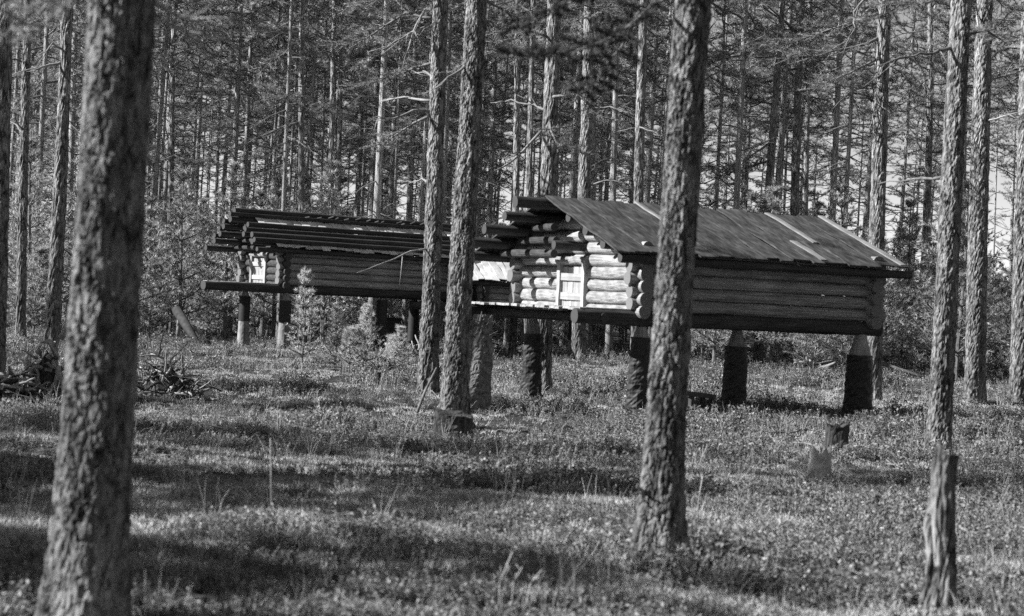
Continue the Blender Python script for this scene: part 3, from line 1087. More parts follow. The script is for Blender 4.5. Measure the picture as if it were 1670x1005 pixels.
stump('broad dark stump at the foot of the ridged pine', 738, 720, 46, 62, 3, jag=0.015, tilt=0.15, flare=0.15)
stump('dark low stump in the shrubs before the large storehouse', 1363, 750, 58, 38, 5, jag=0.04)
stump('pale crumbling stump left of the dark low one in the shrubs', 1336, 786, 52, 34, 8, mat='lichen', jag=0.06)
stump('small dark stub post on the floor left of the trunk pair', 616, 627, 20, 9, 9, jag=0.01, flare=0.05)


def snag_mesh():
    """Broken-off dead trunk: bark furrows, a pale barkless scar on the left, splintered slanting top."""
    rnd = random.Random(2)
    s = foot(1526, 998).y / F
    H = 254 * s
    mb = MB()
    k, sd = 90, 64
    vs, fs, mis = [], [], []
    for i in range(k):
        f = i / (k - 1)
        for j in range(sd):
            a = 2 * math.pi * j / sd
            lefty = max(0.0, -math.cos(a))
            topz = H * (1 - 0.03 * math.sin(3 * a)) + 0.05 * math.cos(a + 2.4) + 0.045 * noise.noise(Vector((math.cos(a) * 3, math.sin(a) * 3, 1)))
            z = -0.1 + (topz + 0.1) * f
            t = z / H
            r = 0.076 * (1 + 0.45 * math.exp(-max(z, 0) / 0.12)) * (1.1 - 0.2 * t)
            r *= 1 + 0.28 * lefty * math.exp(-((t - 0.52) / 0.12) ** 2) - 0.12 * lefty * math.exp(-((t - 0.8) / 0.12) ** 2)
            p = Vector((math.cos(a) * 1.3, math.sin(a) * 1.3, z * 2.6))
            w = noise.noise_vector(p * 1.2) * 0.4
            d, _ = noise.voronoi(p * 1.9 + w)
            e = min((d[1] - d[0]) / 0.35, 1)
            r += 0.010 * (e - 0.7) + 0.006 * noise.noise(p * 4) + 0.004 * math.sin(9 * a + 4 * t)
            crack = math.exp(-((a - 3.5 - 0.3 * math.sin(5 * t)) / 0.10) ** 2) * (1 if 0.05 < t < 0.62 else 0)
            r -= 0.035 * crack
            vs.append((r * math.cos(a) + 0.02 * t + 0.014 * math.sin(6 * t), r * math.sin(a), z))
    for i in range(k - 1):
        for j in range(sd):
            j2 = (j + 1) % sd
            fs.append((i * sd + j, i * sd + j2, (i + 1) * sd + j2, (i + 1) * sd + j))
            a = 2 * math.pi * (j + .5) / sd
            t = i / k
            edge = 0.12 * noise.noise(Vector((a * 2, t * 9, 4)))
            mis.append(1 if (math.cos(a - 0.3) < -0.35 + edge * 2 and 0.36 + edge < t < 0.66 + edge) else 0)
    vs.append((0.02, 0, H - 0.1))
    mb.add(vs, fs)
    mb.mi = mis
    for j in range(sd):
        mb.f.append(((k - 1) * sd + j, (k - 1) * sd + (j + 1) % sd, len(vs) - 1))
        mb.mi.append(1)
    return mb.mesh('snag', ['bark', 'bare_wood'], False)


o = link('broken_snag', snag_mesh(), None, foot(1526, 998))
tag(o, 'short broken trunk standing in the shrubs in the right foreground', 'snag')

# grey dead trunk just behind the ridged pine, torn limbs at its head
p = foot(775, 672)
root = thing('dead_tree', 'smooth grey dead trunk with splayed limbs behind the ridged pine', 'snag', p)
s = p.y / F
link('trunk', trunk_mesh('trunk', 158 * s, 20 * s, (0.05, 0), 48, 70, 0.35, None, 0.012, 0.03, 77, 'limb', 0.8), root)
for (x0, y0, x1, y1, r) in ((776, 545, 762, 512, .03), (780, 548, 786, 508, .03), (783, 552, 802, 514, .03), (782, 560, 812, 540, .022), (786, 585, 808, 566, .016), (788, 600, 812, 590, .014)):
    mb = MB()
    a_ = at(x0, y0, p.y) - p
    b_ = at(x1, y1, p.y - 0.2) - p
    dead_limb(mb, [a_, a_.lerp(b_, .5) + Vector((0, 0, .02)), b_], r, random.Random(x1), 1)
    link('limb', mb.mesh('limb', ['limb'], True), root)
# thin pole leaning on the trunk pair
mb = MB()
a_ = foot(676, 678)
b_ = at(712, 600, a_.y + 0.4)
mb.tube([(0, 0, -0.05), tuple((b_ - a_) * 0.5 + Vector((0, 0, .02))), tuple(b_ - a_)], [0.022, 0.02, 0.012], 7)
tag(link('leaning_pole', mb.mesh('leaning_pole', ['limb'], True), None, a_), 'thin pole leaning against the foot of the trunk pair', 'pole')


def stick_pile(name, label, px, py, w_px, h_px, count, seed, pale=0.7, thick=0.03, cat='brush pile', curl=0.5):
    p = foot(px, py)
    s = p.y / F
    rnd = random.Random(seed)
    W, H = w_px * s, h_px * s
    root = thing(name, label, cat, p)
    for i in range(count):
        mb = MB()
        f = rnd.random()
        r = W / 2 * math.sqrt(rnd.random())
        a = rnd.uniform(0, 6.28)
        z = H * rnd.random() * max(0.15, 1 - (r / (W / 2)) ** 1.5)
        c_ = Vector((r * math.cos(a), r * math.sin(a) * 0.7, z))
        d = Vector((rnd.uniform(-1, 1), rnd.uniform(-1, 1), rnd.uniform(-.6, .8))).normalized()
        L = rnd.uniform(0.3, 0.8) * max(W, H) * 0.8
        pts = []
        for k in range(6):
            d = (d + Vector((rnd.uniform(-1, 1), rnd.uniform(-1, 1), rnd.uniform(-1, 1))) * curl * 0.5).normalized()
            c_ = c_ + d * L / 5
            if c_.z < -0.03:
                c_.z = -0.03
            pts.append(c_.copy())
        rr = thick * rnd.uniform(0.4, 1.2)
        mb.tube(pts, [rr * (1 - 0.12 * k) for k in range(6)], 6)
        link('stick', mb.mesh('stick', [('bare_wood' if rnd.random() < 0.5 else 'dead') if rnd.random() < pale else 'stump'], True), root)
    # dark mound at the heart of the heap
    mb = MB()
    vs, fs = [], []
    sd, rg = 18, 7
    for i in range(rg):
        t = i / (rg - 1)
        for j in range(sd):
            a = 2 * math.pi * j / sd
            q = (1 - t ** 1.8) * W * 0.42 * rnd.uniform(0.85, 1.1)
            vs.append((q * math.cos(a), q * 0.7 * math.sin(a), -0.05 + t * H * 0.75))
    for i in range(rg - 1):
        for j in range(sd):
            j2 = (j + 1) % sd
            fs.append((i * sd + j, i * sd + j2, (i + 1) * sd + j2, (i + 1) * sd + j))
    mb.add(vs, fs)
    link('heap_core', mb.mesh('heap_core', ['stump']), root)
    return root


stick_pile('root_tangle', 'tangle of pale twisted roots left of the thick blurred trunk', 74, 646, 80, 106, 85, 1, 0.92, 0.044, curl=1.15)
stick_pile('root_tangle', 'low dark root heap at the left edge below the tangle', 12, 652, 70, 66, 70, 2, 0.6, 0.032, curl=0.9)
stick_pile('brush_pile', 'heap of sticks and chips right of the thick blurred trunk', 268, 648, 96, 84, 190, 3, 0.75, 0.022, curl=0.5)
stick_pile('split_wood_heap', 'small heap of bright split wood far behind the storehouse posts', 1322, 607, 44, 22, 22, 4, 0.95, 0.07, 'wood pile', curl=0.15)
stick_pile('brush_pile', 'small stick heap left of the middle storehouse post', 1178, 640, 34, 42, 26, 5, 0.6, 0.025, curl=0.7)
stick_pile('brush_pile', 'brush lying below the far storehouse beside the saplings', 660, 582, 60, 26, 30, 6, 0.5, 0.03, curl=0.6)
stick_pile('brush_pile', 'dim brush heap behind the dead grey trunk', 828, 578, 50, 20, 26, 7, 0.4, 0.03, curl=0.6)


def fallen(label, a, b, r, name='fallen_pole', cat='pole', mat='dead', lift=0.0, zb=None):
    p = foot(*a)
    q = foot(*b)
    if zb is not None:
        q = at(b[0], b[1], p.y + zb)
    d = q - p
    mb = MB()
    mb.tube([Vector((0, 0, lift + r * .6)), d * 0.5 + Vector((0, 0, lift + r * .6)), d + Vector((0, 0, lift + r * .6))], [r, r * 0.9, r * 0.75], 9, wob=0.06)
    return tag(link(name, mb.mesh(name, [mat], True), None, p), label, cat)


fallen('long dark pole fallen slantwise right of the large storehouse', (1520, 622), (1434, 592), 0.045, zb=0.5, mat='limb')
fallen('pale fallen pole between the two right hand pines', (1605, 634), (1645, 643), 0.05)
fallen('bright fallen branch on the far floor at the right', (1612, 612), (1650, 604), 0.06, zb=0.4)
fallen('short pale log lying beside the storehouse front post', (975, 673), (1004, 676), 0.045, 'fallen_log', 'log')
fallen('short dark log end to end with the pale one', (1006, 676), (1020, 678), 0.045, 'fallen_log', 'log', 'limb')
fallen('thin pale stick on the floor left of the front post', (945, 677), (1018, 683), 0.022, 'fallen_stick', 'stick')
fallen('pale stick slanting out of the storehouse shadow', (1160, 690), (1190, 674), 0.015, 'fallen_stick', 'stick', zb=0.3)
fallen('short forked stick lying in a sunny patch at the left', (402, 722), (424, 706), 0.016, 'fallen_stick', 'stick', zb=0.1)
fallen('mossy stick at the far left edge of the floor', (0, 692), (40, 690), 0.03, 'fallen_stick', 'stick')

# leaning dark board on a stake left of the far storehouse
p = foot(288, 560)
root = thing('leaning_log', 'dark log leaning on a stake left of the far storehouse', 'log', p)
mb = MB()
a_ = at(288, 506, p.y) - p
b_ = foot(326, 566) - p
mb.tube([a_, a_.lerp(b_, .5), b_], [0.13, 0.12, 0.07], 10, 0, True, 0, 0.05)
link('log', mb.mesh('log', ['char'], True), root)
mb = MB()
mb.tube([(0.02, 0.05, -0.1), (0.03, 0.05, a_.z)], 0.06, 9)
link('stake', mb.mesh('stake', ['dead'], True), root)
p = foot(268, 533)
tag(link('tree_stump', stump_mesh(22 * p.y / F, 0.09, 31, mat='lichen', jag=0.03), None, p), 'small pale stub beside the slender pine at the left', 'stump')

# low bench under the large storehouse
p = foot(1146, 684)
root = thing('low_bench', 'small dark bench under the large storehouse beside the thick trunk', 'bench', p, math.radians(8))
s = p.y / F
plank_between(root, 'seat', (-0.26, 0, 45 * s), (0.15, 0, 42 * s), 0.24, 0.07, 'log_dark', random.Random(1), (0, 0, 1))
for xx in (-0.18, -0.02, 0.12):
    mb = MB()
    mb.box((xx - .022, -.1, -.05), (xx + .022, .1, 40 * s - 0.03), 0, 0.008)
    link('leg', mb.mesh('leg', ['log_dark']), root)
plank_between(root, 'stretcher', (-0.26, -0.13, 19 * s), (0.15, -0.13, 16 * s), 0.03, 0.07, 'log_dark', random.Random(2), (0, -1, 0))

# old sledge and chest beneath the far storehouse
p = foot(632, 572)
root = thing('storage_chest', 'dark wooden chest standing on blocks under the far storehouse', 'chest', p, 0.3)
s = p.y / F
mb = MB()
mb.box((-16 * s, -.3, 30 * s), (16 * s, .3, 50 * s), 0, .01)
link('box', mb.mesh('box', ['log_dark']), root)
mb = MB()
mb.box((-18 * s, -.34, 50.3 * s), (18 * s, .34, 54 * s), 0, .01)
link('lid', mb.mesh('lid', ['log_dark']), root)
for xx in (-12, 12):
    mb = MB()
    mb.box((xx * s - .08, -.25, -.1), (xx * s + .08, .25, 29.8 * s), 0, .01)
    link('block', mb.mesh('block', ['stump']), root)
p = foot(672, 578)
root = thing('old_sledge', 'old wooden sledge frame below the far storehouse left of the trunk pair', 'sledge', p, 0.1)
s = p.y / F
for yy in (-.25, .25):
    mb = MB()
    mb.tube([(-26 * s, yy, 14 * s), (-16 * s, yy, 4 * s), (0, yy, 3 * s), (22 * s, yy, 3 * s)], .035, 7)
    link('runner', mb.mesh('runner', ['log_dark'], True), root)
    mb = MB()
    mb.tube([(-24 * s, yy, 26 * s), (20 * s, yy, 20 * s)], .03, 7)
    link('rail', mb.mesh('rail', ['log_dark'], True), root)
    for xx in (-12, 2, 16):
        mb = MB()
        mb.tube([(xx * s, yy, 3 * s), (xx * s, yy, 24 * s)], .025, 6)
        link('upright', mb.mesh('upright', ['limb'], True), root)
for xx in (-12, 2, 16):
    mb = MB()
    mb.tube([(xx * s, -.28, 15 * s), (xx * s, .28, 15 * s)], .025, 6)
    link('crossbar', mb.mesh('crossbar', ['limb'], True), root)


# ------------------------------------------------------------------ young conifers
def young_mesh(H, seed, dens=1.0, n=12, ln=0.09, wd=0.011, spread=0.34, spruce=False, mat='needle_young'):
    rnd = random.Random(seed)
    w = MB()
    cs, ds = [], []
    ph = rnd.uniform(0, 6)
    stem = [(0.04 * H * math.sin(2 * t + ph) * t, 0.03 * H * math.cos(2.3 * t + ph) * t, H * t) for t in np.linspace(-0.02, 1, 9)]
    w.tube(stem, [0.012 * H * (1 - 0.85 * i / 8) + 0.004 for i in range(9)], 6)
    z = H * rnd.uniform(0.1, 0.2)
    while z < H * 0.97:
        f = z / H
        nb = rnd.choice((4, 5, 5, 6))
        a0 = rnd.uniform(0, 6.28)
        t = f * 8
        base = Vector(stem[min(8, int(round((f + 0.02) / 1.02 * 8)))])
        base.z = z
        for b in range(nb):
            L = H * spread * (1 - f) ** 0.8 * rnd.uniform(0.6, 1.15) + 0.05
            pts = limb_path(base, a0 + b * 6.28 / nb + rnd.uniform(-.3, .3), (0.05 if spruce else 0.3) + 0.5 * f + rnd.uniform(-.2, .2), L, rnd, 5, -0.3, 0.12)
            live_limb(w, cs, ds, pts, 0.012 + 0.003 * H * (1 - f), rnd, max(2, int(dens * (3 + 5 * (1 - f)))), L * 0.45, 3, 0.15)
            for q in range(3):
                i = rnd.randrange(1, 5)
                cs.append(tuple(pts[i]))
                ds.append(tuple((pts[i] - pts[i - 1]).normalized()))
        z += H * rnd.uniform(0.075, 0.12)
    for q in range(5):
        cs.append((stem[-1][0], stem[-1][1], H * (0.9 + 0.025 * q)))
        ds.append((0, 0, 1))
    nd = MB()
    nd.tris(needle_tris(cs, ds, n, ln, wd, 0.5, np.random.default_rng(seed)))
    return w.mesh('stem', ['limb']), nd.mesh('needles', [mat])


def single_young(label, px, py, h_px, seed, dens, n, spread=0.3, name='pine_sapling'):
    p = foot(px, py)
    H = h_px * p.y / F
    a_, b_ = young_mesh(H, seed, dens, n, 0.075, 0.009, spread, mat='needle_pale')
    r = thing(name, label, 'sapling', p)
    link('stem', a_, r)
    link('needles', b_, r)


single_young('tallest pale sapling standing before the far storehouse wall', 491, 604, 165, 3, 0.3, 9, 0.27)
single_young('bushy sapling right of the tallest one below the far storehouse', 545, 604, 100, 4, 0.3, 7, 0.32)
single_young('sapling with upturned twigs midway along the far storehouse', 596, 606, 106, 5, 0.35, 7, 0.34)
single_young('small sapling among the others left of the stub post', 570, 606, 72, 6, 0.3, 7, 0.4)
single_young('small sapling close to the trunk pair under the far storehouse', 652, 606, 70, 7, 0.35, 8, 0.4)
single_young('low leafy sapling against the front of the trunk pair shadow', 640, 600, 50, 9, 0.5, 10, 0.45)

YOUNG = [young_mesh(rh, 60 + i, 1.0, 11, 0.13, 0.017, sp) for i, (rh, sp) in enumerate(((3.6, .34), (4.4, .3), (2.8, .4), (5.2, .27), (3.9, .33), (2.2, .42)))]


def whereabouts(x, y):
    px = F * x / y + PW / 2
    for lim, w in ((110, 'left of the thick blurred trunk'), (250, 'behind the thick blurred trunk'), (400, 'between the thick blurred trunk and far storehouse'), (700, 'behind the far storehouse'),
                   (880, 'behind the trunk pair'), (1080, 'behind the sunlit gable'), (1440, 'behind the large storehouse roof')):
        if px < lim:
            return w
    return 'right of the large storehouse'


def clear_of_stores(x, y, margin=1.2):
    for S, L, W in ((BIG, 4.4, 3.8), (FAR, 6.2, 2.2), (THIRD, 3.4, 2.4)):
        o = S.root
        dx, dy = x - o.location.x, y - o.location.y
        th = o.rotation_euler.z
        u = dx * math.cos(th) + dy * math.sin(th)
        v = -dx * math.sin(th) + dy * math.cos(th)
        if -2.6 - margin < u < L + margin and -margin < v < W + margin:
            return False
    return True


def thicket():
    rnd = random.Random(21)
    taken = []
    n = 0
    tries = 0
    while n < 300 and tries < 20000:
        tries += 1
        y = 56 + 48 * rnd.random() ** 1.1
        x = rnd.uniform(-0.265, 0.265) * y
        if noise.noise(Vector((x * 0.06, y * 0.05, 3.3))) < -0.28 and rnd.random() < 0.8:
            continue
        if x > 1 and y < 60 and rnd.random() < 0.5:
            continue
        if not clear_of_stores(x, y, 1.4) or (y < 64 and -10 < x < 5):
            continue
        if any((x - a) ** 2 + (y - b) ** 2 < 1.3 for a, b in taken):
            continue
        taken.append((x, y))
        k = rnd.randrange(6)
        sc = rnd.uniform(0.85, 1.3)
        r = thing('young_pine', ('tall' if (3.6, 4.4, 2.8, 5.2, 3.9, 2.2)[k] * sc > 4 else 'low') + (' nearer' if y < 82 else ' farther') + ' young pine in the thicket ' + whereabouts(x, y), 'young pine', (x, y, gz(x, y) - 0.02), rnd.uniform(0, 6.28), 'young pines of the thicket')
        r.scale = (sc, sc, sc)
        link('stem', YOUNG[k][0], r)
        link('needles', YOUNG[k][1], r)
        n += 1


thicket()

# ------------------------------------------------------------------ the far forest and the trees that shade the clearing
FARTRUNK, FARCROWN = [], []
for i in range(6):
    rnd = random.Random(300 + i)
    h = (18, 19.5, 17, 20, 18.5, 16)[i]
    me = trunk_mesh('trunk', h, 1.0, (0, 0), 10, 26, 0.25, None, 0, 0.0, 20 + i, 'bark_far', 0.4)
    FARTRUNK.append((me, h))
    cb = (9.0, 10, 8, 9, 7, 5.5)[i]
    cm = MB()
    dl = MB()
    dead_limbs_into(dl, 2.5, cb + 1, 26, 1.3, rnd, 0.022)
    FARCROWN.append((crown_mesh('crown', cb, h + 0.3, 1.95, 44, 330 + i, 'needle_far', 10, 0.15, 0.016, tufts=5, twigs=10), dl.mesh('dead_branches', ['limb'])))


def far_pine(x, y, r, k, rz, label, group, limbs=True, sc=1.0, name='forest_pine'):
    root = thing(name, label, 'tree', (x, y, gz(x, y)), rz, group)
    me, h = FARTRUNK[k]
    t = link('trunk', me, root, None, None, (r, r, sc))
    lean = (random.uniform(-.03, .03), random.uniform(-.02, .02))
    root.rotation_euler = (lean[0], lean[1], rz)
    link('crown', FARCROWN[k][0], root, None, None, (1, 1, sc))
    if limbs:
        link('dead_branches', FARCROWN[k][1], root, None, None, (1, 1, sc))['kind'] = 'stuff'
    return root


HEROXY = [(h.p.x, h.p.y) for h in HERO.values()]


def forest():
    rnd = random.Random(5)
    taken = list(HEROXY)
    n = tries = 0
    while n < 295 and tries < 30000:
        tries += 1
        y = 63 + 66 * rnd.random() ** 0.9
        x = rnd.uniform(-0.275, 0.275) * y
        if 285 < F * x / y + PW / 2 < 350 and y < 90:
            continue
        if x > 0.05 * y and y > 72 and rnd.random() < 0.6:
            continue
        if not clear_of_stores(x, y, 1.5):
            continue
        if any((x - a) ** 2 + (y - b) ** 2 < 1.6 for a, b in taken):
            continue
        taken.append((x, y))
        k = rnd.randrange(6)
        r = rnd.uniform(0.05, 0.14)
        lab = ('stouter' if r > 0.1 else 'slender') + (' nearer' if y < 82 else ' middle distance' if y < 106 else ' most distant') + ' forest pine ' + whereabouts(x, y)
        far_pine(x, y, r, k, rnd.uniform(0, 6.28), lab, 'slender pines of the far forest', True, rnd.uniform(0.9, 1.12))
        n += 1


forest()

# places that the photograph shows in full sun: no outside tree may stand in their light
LIT = [(at(900, 470, 33.2), 0.6), (at(990, 470, 31.6), 0.6), (at(150, 400, 9.6), 0.2), (at(140, 650, 9.6), 0.15), (at(1060, 850, 13.8), 0.2), (at(1065, 640, 13.8), 0.15), (at(735, 600, 26), 0.2),
       (at(1300, 390, 33.0), 0.7), (at(432, 435, 57), 0.7), (at(690, 560, 35), 0.2), (at(1530, 640, 26.4), 0.2), (at(1590, 500, 42), 0.3), (at(1525, 830, 12.2), 0.15),
       (foot(480, 870), 0.3), (at(72, 600, 38), 0.5), (at(268, 610, 37), 0.4), (at(491, 520, 44), 0.5), (at(800, 440, 60), 0.8), (at(540, 368, 58), 0.8), (foot(1000, 620), 0.5), (foot(1350, 860), 0.6), (foot(350, 770), 0.2)]


def shades(x, y, h, cb, rad):
    """Would a pine there (bare below CB) shade one of the lit places?"""
    for p, m_ in LIT:
        hx, hy = x - p.x, y - p.y
        n2 = math.hypot(TOSUN.x, TOSUN.y)
        ux, uy = TOSUN.x / n2, TOSUN.y / n2
        along = hx * ux + hy * uy
        across = abs(hx * uy - hy * ux)
        if along <= 0:
            continue
        z = p.z + along * TOSUN.z / n2
        if z < cb - 1.2:
            if across < 0.2 + m_:
                return True
        elif z < h + 2.5:
            if across < rad + m_ * 0.6:
                return True
    return False


DENSE = [crown_mesh('crown', 6.5, 17.5, 2.3, 64, 520 + i, 'needle_far', 12, 0.2, 0.03, tufts=5, twigs=10) for i in range(2)]  # thick crowns for the unseen pines added to cast shadow bands


def shade_tree(px, py, h=17.8, along=0.0, off=0.0):
    """Unseen dense pine added out to the left so its shadow tip falls at that place of the floor."""
    p = foot(px, py)
    n2 = math.hypot(TOSUN.x, TOSUN.y)
    q = h / (TOSUN.z / n2)
    x, y = p.x + TOSUN.x / n2 * (q + along), p.y + TOSUN.y / n2 * (q + along) + off
    root = thing('unseen_shade_pine', 'unseen dense pine added outside the left border to band the clearing with shadow', 'tree', (x, y, gz(x, y)), px, 'dense pines beyond the left border')
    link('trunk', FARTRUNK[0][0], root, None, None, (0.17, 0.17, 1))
    link('crown', DENSE[int(px) % 2], root)


def shade_trees():
    for a in ((1010, 838), (700, 800), (560, 985), (470, 930), (690, 668), (640, 645), (1080, 745), (1180, 960), (90, 860), (820, 850), (1150, 815)):
        shade_tree(*a)


def outside_trees():
    shade_trees()
    rnd = random.Random(31)
    n = tries = 0
    taken = list(HEROXY)
    while n < 55 and tries < 20000:
        tries += 1
        y = rnd.uniform(-16, 46)
        x = -0.25 * max(y, 0) - 1.6 - 36 * rnd.random()
        k = rnd.randrange(6)
        h = FARTRUNK[k][1]
        cb = (9.5, 11, 8, 10, 7, 5.5)[k]
        if any((x - a) ** 2 + (y - b) ** 2 < 4 for a, b in taken):
            continue
        if shades(x, y, h, cb, 2.9):
            continue
        taken.append((x, y))
        far_pine(x, y, rnd.uniform(0.12, 0.19), k, rnd.uniform(0, 6.28), 'tall pine outside the left border shading the clearing', 'pines around the clearing', name='unseen_shade_pine')
        n += 1
    n = 0
    while n < 90:  # unseen pines added right and behind to cut the sky light
        a = rnd.uniform(-0.9, 3.6)
        R = rnd.uniform(7, 30)
        if rnd.random() < 0.5:
            y = rnd.uniform(0, 60)
            x = 0.26 * y + 2.5 + 18 * rnd.random()
        else:
            y = -rnd.uniform(3, 25)
            x = rnd.uniform(-4, 22)
        k = rnd.randrange(6)
        if shades(x, y, FARTRUNK[k][1], 5, 2.0) or any((x - a_) ** 2 + (y - b_) ** 2 < 5 for a_, b_ in taken):
            n += 0
            continue
        taken.append((x, y))
        far_pine(x, y, rnd.uniform(0.12, 0.19), k, rnd.uniform(0, 6.28), 'tall unseen pine outside the right border or behind the viewer, added to dim the sky light', 'pines around the clearing behind', name='unseen_shade_pine')
        n += 1


outside_trees()


# ------------------------------------------------------------------ ground cover: uncountable, scattered with geometry nodes
def sprig_proto(seed, stems, hgt, rad, leaves, ll, lw, mat='leaf'):
    rnd = random.Random(seed)
    mb = MB()
    for s in range(stems):
        a = rnd.uniform(0, 6.28)
        r = rad * math.sqrt(rnd.random())
        b = Vector((r * math.cos(a), r * math.sin(a), -0.01))
        h = hgt * rnd.uniform(0.45, 1.15)
        tip = b + Vector((rnd.uniform(-.4, .4) * h, rnd.uniform(-.4, .4) * h, h))
        mb.tube([b, b.lerp(tip, .5), tip], [0.0022, 0.0018, 0.001], 3, 0, False)
        for q in range(leaves):
            f = 0.25 + 0.75 * (q + rnd.random()) / leaves
            c_ = b.lerp(tip, f)
            az = q * 2.4 + rnd.uniform(-.4, .4)
            el = rnd.uniform(-0.2, 0.9)
            d = Vector((math.cos(az) * math.cos(el), math.sin(az) * math.cos(el), math.sin(el)))
            sd = d.cross(Vector((rnd.uniform(-.5, .5), rnd.uniform(-.5, .5), 1))).normalized()
            L = ll * rnd.uniform(0.7, 1.25)
            m_ = c_ + d * L * 0.55
            w_ = sd * lw * 0.5
            mb.add([tuple(c_), tuple(m_ + w_), tuple(c_ + d * L), tuple(m_ - w_)], [(0, 1, 2, 3)], 1)
    return mb.mesh('sprig', ['straw', mat])


def lichen_proto(seed):
    rnd = random.Random(seed)
    cs = [(rnd.uniform(-.08, .08), rnd.uniform(-.08, .08), 0) for _ in range(26)]
    mb = MB()
    mb.tris(needle_tris(cs, [(0, 0, 1)] * len(cs), 7, 0.05, 0.012, 0.9, np.random.default_rng(seed)))
    return mb.mesh('lichen_tuft', ['lichen'])


def grass_proto(seed):
    rnd = random.Random(seed)
    mb = MB()
    for _ in range(5):
        b = Vector((rnd.uniform(-.06, .06), rnd.uniform(-.06, .06), -0.01))
        t = b + Vector((rnd.uniform(-.12, .12), rnd.uniform(-.12, .12), rnd.uniform(.12, .3)))
        mb.tube([b, b.lerp(t, .5) + Vector((0, 0, .03)), t], [0.002, 0.0016, 0.0007], 3, 0, False)
    return mb.mesh('dry_stems', ['straw'])


def scatter(name, label, cat, pts, scale, idx, protos):
    me = bpy.data.meshes.new(name)
    me.from_pydata(pts.tolist(), [], [])
    k = len(pts)
    a = me.attributes.new('rot', 'FLOAT_VECTOR', 'POINT')
    rot = np.zeros((k, 3))
    rot[:, 0] = RNG.normal(0, 0.12, k)
    rot[:, 1] = RNG.normal(0, 0.12, k)
    rot[:, 2] = RNG.uniform(0, 6.28, k)
    a.data.foreach_set('vector', rot.astype(np.float32).ravel())
    a = me.attributes.new('scl', 'FLOAT', 'POINT')
    a.data.foreach_set('value', scale.astype(np.float32))
    a = me.attributes.new('idx', 'INT', 'POINT')
    a.data.foreach_set('value', idx.astype(np.int32))
    o = link(name, me)
    tag(o, label, cat, None, 'stuff')
    ng = bpy.data.node_groups.new(name, 'GeometryNodeTree')
    ng.interface.new_socket('Geometry', in_out='INPUT', socket_type='NodeSocketGeometry')
    ng.interface.new_socket('Geometry', in_out='OUTPUT', socket_type='NodeSocketGeometry')
    N, Lk = ng.nodes, ng.links
    gi, go = N.new('NodeGroupInput'), N.new('NodeGroupOutput')
    inst = N.new('GeometryNodeInstanceOnPoints')
    join = N.new('GeometryNodeJoinGeometry')
    for q, pm in enumerate(protos):
        po = bpy.data.objects.new(name + '_form', pm)
        oi = N.new('GeometryNodeObjectInfo')
        oi.inputs['Object'].default_value = po
        oi.inputs['As Instance'].default_value = True
        Lk.new(oi.outputs['Geometry'], join.inputs[0])
    Lk.new(gi.outputs[0], inst.inputs['Points'])
    Lk.new(join.outputs[0], inst.inputs['Instance'])
    inst.inputs['Pick Instance'].default_value = True

    def attr(nm, dt):
        x = N.new('GeometryNodeInputNamedAttribute')
        x.data_type = dt
        x.inputs['Name'].default_value = nm
        return x.outputs['Attribute']
    Lk.new(attr('idx', 'INT'), inst.inputs['Instance Index'])
    Lk.new(attr('rot', 'FLOAT_VECTOR'), inst.inputs['Rotation'])
    Lk.new(attr('scl', 'FLOAT'), inst.inputs['Scale'])
    Lk.new(inst.outputs[0], go.inputs[0])
    md = o.modifiers.new('scatter', 'NODES')
    md.node_group = ng
    return o


def vnoise(x, y, s, seed):
    """Cheap smooth value noise for density masks."""
    rng = np.random.default_rng(seed)
    t = rng.random((64, 64))
    u, v = x * s, y * s
    i, j = np.floor(u).astype(int), np.floor(v).astype(int)
    fu, fv = u - i, v - j
    fu, fv = fu * fu * (3 - 2 * fu), fv * fv * (3 - 2 * fv)
    a, b = t[i % 64, j % 64], t[(i + 1) % 64, j % 64]
    c_, d_ = t[i % 64, (j + 1) % 64], t[(i + 1) % 64, (j + 1) % 64]
    return (a * (1 - fu) + b * fu) * (1 - fv) + (c_ * (1 - fu) + d_ * fu) * fv


def field(n, y0, y1, dens_pow=1.0, half=0.275):
    """Points spread evenly over the strip of floor between two depths."""
    y = np.sqrt(RNG.uniform(y0 ** 2, y1 ** 2, n))
    x = RNG.uniform(-half, half, n) * y
    return x, y


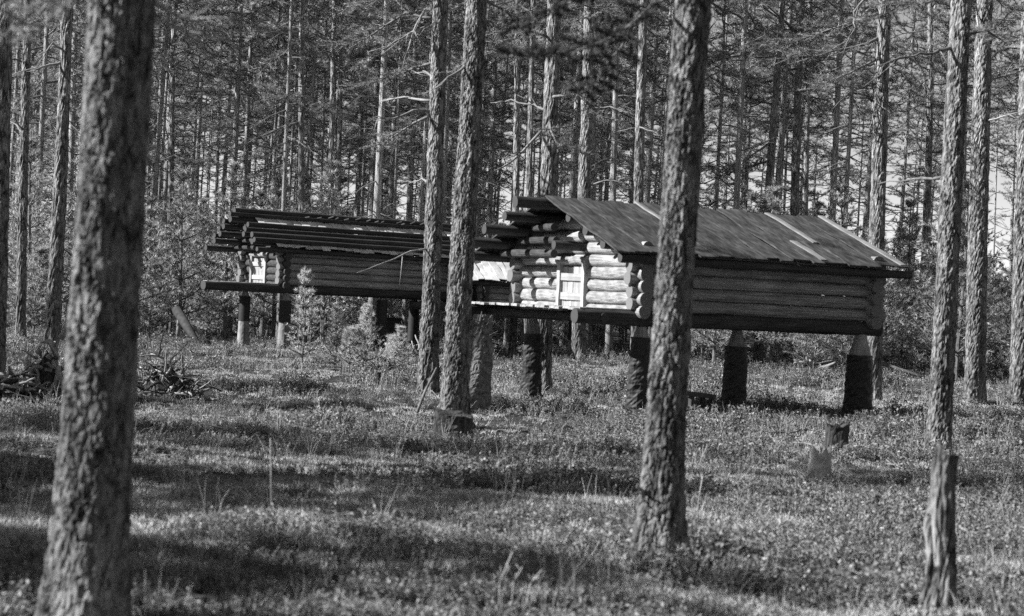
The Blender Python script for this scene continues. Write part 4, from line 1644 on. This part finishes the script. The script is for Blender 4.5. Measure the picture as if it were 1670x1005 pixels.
def ground_cover():
    protos = [sprig_proto(i, 10, 0.12, 0.085, 12, 0.025, 0.014) for i in range(4)] + [sprig_proto(10 + i, 9, 0.06, 0.11, 9, 0.021, 0.012) for i in range(3)]
    X, Y, S, I = [], [], [], []
    for n, y0, y1, sc in ((15000, 7.5, 18, 0.85), (19000, 18, 36, 1.1), (14000, 36, 80, 1.6)):
        x, y = field(n, y0, y1)
        m1 = vnoise(x, y, 0.55, 1) * 0.6 + vnoise(x, y, 1.7, 2) * 0.4
        right = np.clip((x / y + 0.05) * 6 + 0.3, 0.0, 1)
        keep = RNG.random(n) < np.clip((m1 - 0.42) * 4.5 + 0.42 * right, 0.03, 1)
        for t_ in HERO.values():
            keep &= np.hypot(x - t_.p.x, y - t_.p.y + t_.r) > t_.r * 2.0 + 0.06
        x, y, m1, right = x[keep], y[keep], m1[keep], right[keep]
        big = vnoise(x, y, 0.9, 7)
        s = sc * (0.35 + 0.9 * big ** 1.5 + 0.3 * m1 + 0.2 * right) * RNG.uniform(0.6, 1.35, len(x))
        low = RNG.random(len(x)) > (0.25 + 0.6 * right)
        idx = np.where(low, RNG.integers(4, 7, len(x)), RNG.integers(0, 4, len(x)))
        X.append(x); Y.append(y); S.append(s); I.append(idx)
    x, y, s, i = map(np.concatenate, (X, Y, S, I))
    scatter('berry_shrubs', 'low leafy berry shrubs carpeting the forest floor', 'shrub', np.stack([x, y, gza(x, y)], 1), s, i, protos)
    lp = [lichen_proto(i) for i in range(4)]
    x1, y1 = field(16000, 7.5, 22)
    x2, y2 = field(9000, 20, 60)
    x, y = np.concatenate([x1, x2]), np.concatenate([y1, y2])
    m1 = vnoise(x, y, 0.55, 1) * 0.6 + vnoise(x, y, 1.7, 2) * 0.4
    k = RNG.random(len(x)) < np.clip((0.52 - m1) * 5.0, 0.04, 1)
    x, y = x[k], y[k]
    scatter('lichen_tufts', 'pale lichen and moss tufts between the shrubs', 'lichen', np.stack([x, y, gza(x, y)], 1), RNG.uniform(0.6, 1.4, len(x)), RNG.integers(0, 4, len(x)), lp)
    tp = []
    for q in range(5):
        rr = random.Random(q + 70)
        mb = MB()
        pts = limb_path((0, 0, 0.012), 0, 0.05, rr.uniform(.2, .5), rr, 5, 0.0, 0.25)
        dead_limb(mb, pts, 0.006, rr, 3)
        tp.append(mb.mesh('fallen_twig', ['dead' if q < 3 else 'limb']))
    x, y = field(1500, 8, 45)
    scatter('twig_litter', 'fallen twigs scattered over the forest floor', 'twigs', np.stack([x, y, gza(x, y)], 1), RNG.uniform(0.5, 1.6, len(x)), RNG.integers(0, 5, len(x)), tp)
    gp = [grass_proto(i) for i in range(4)]
    x, y = field(2600, 8, 60)
    scatter('dry_stems', 'thin dry stems standing among the shrubs', 'grass', np.stack([x, y, gza(x, y)], 1), RNG.uniform(0.5, 1.3, len(x)), RNG.integers(0, 4, len(x)), gp)


ground_cover()


def twig(label, pix, base, r, name='dead_twig', forks=3):
    """Bare upright twig standing in the shrubs."""
    p = foot(*base)
    rnd = random.Random(base[0])
    pts = [Vector((0, 0, -0.03))] + [at(x, y, p.y + rnd.uniform(-.05, .05)) - p for x, y in pix]
    mb = MB()
    if len(pts) < 3:
        pts.insert(1, pts[0].lerp(pts[1], 0.5) + Vector((rnd.uniform(-.01, .01), 0, 0)))
    dead_limb(mb, pts, r, rnd, forks)
    return tag(link(name, mb.mesh(name, ['straw'], True), None, p), label, 'twig')


twig('tall thin dead stem standing in shade at the left centre', [(442, 780), (441, 715)], (443, 852), 0.006, forks=1)
twig('pale thin stem right of the thick central pine', [(1140, 810), (1146, 778)], (1137, 862), 0.006, forks=0)
twig('forked pale twig in the sunny patch at the left', [(320, 860), (332, 836)], (312, 884), 0.005, forks=2)
for k, (bx, pts) in enumerate((((762), [(745, 960), (738, 942)]), ((790), [(770, 968), (758, 936)]), ((832), [(838, 950), (852, 925)]), ((850), [(866, 950), (884, 930)]), ((815), [(815, 950), (836, 900)]))):
    twig(('leftmost', 'second', 'third', 'rightmost', 'tallest')[k] + ' of the bare pale twigs in the blurred foreground', pts, (bx, 1004 + 3 * k), 0.005, forks=4)
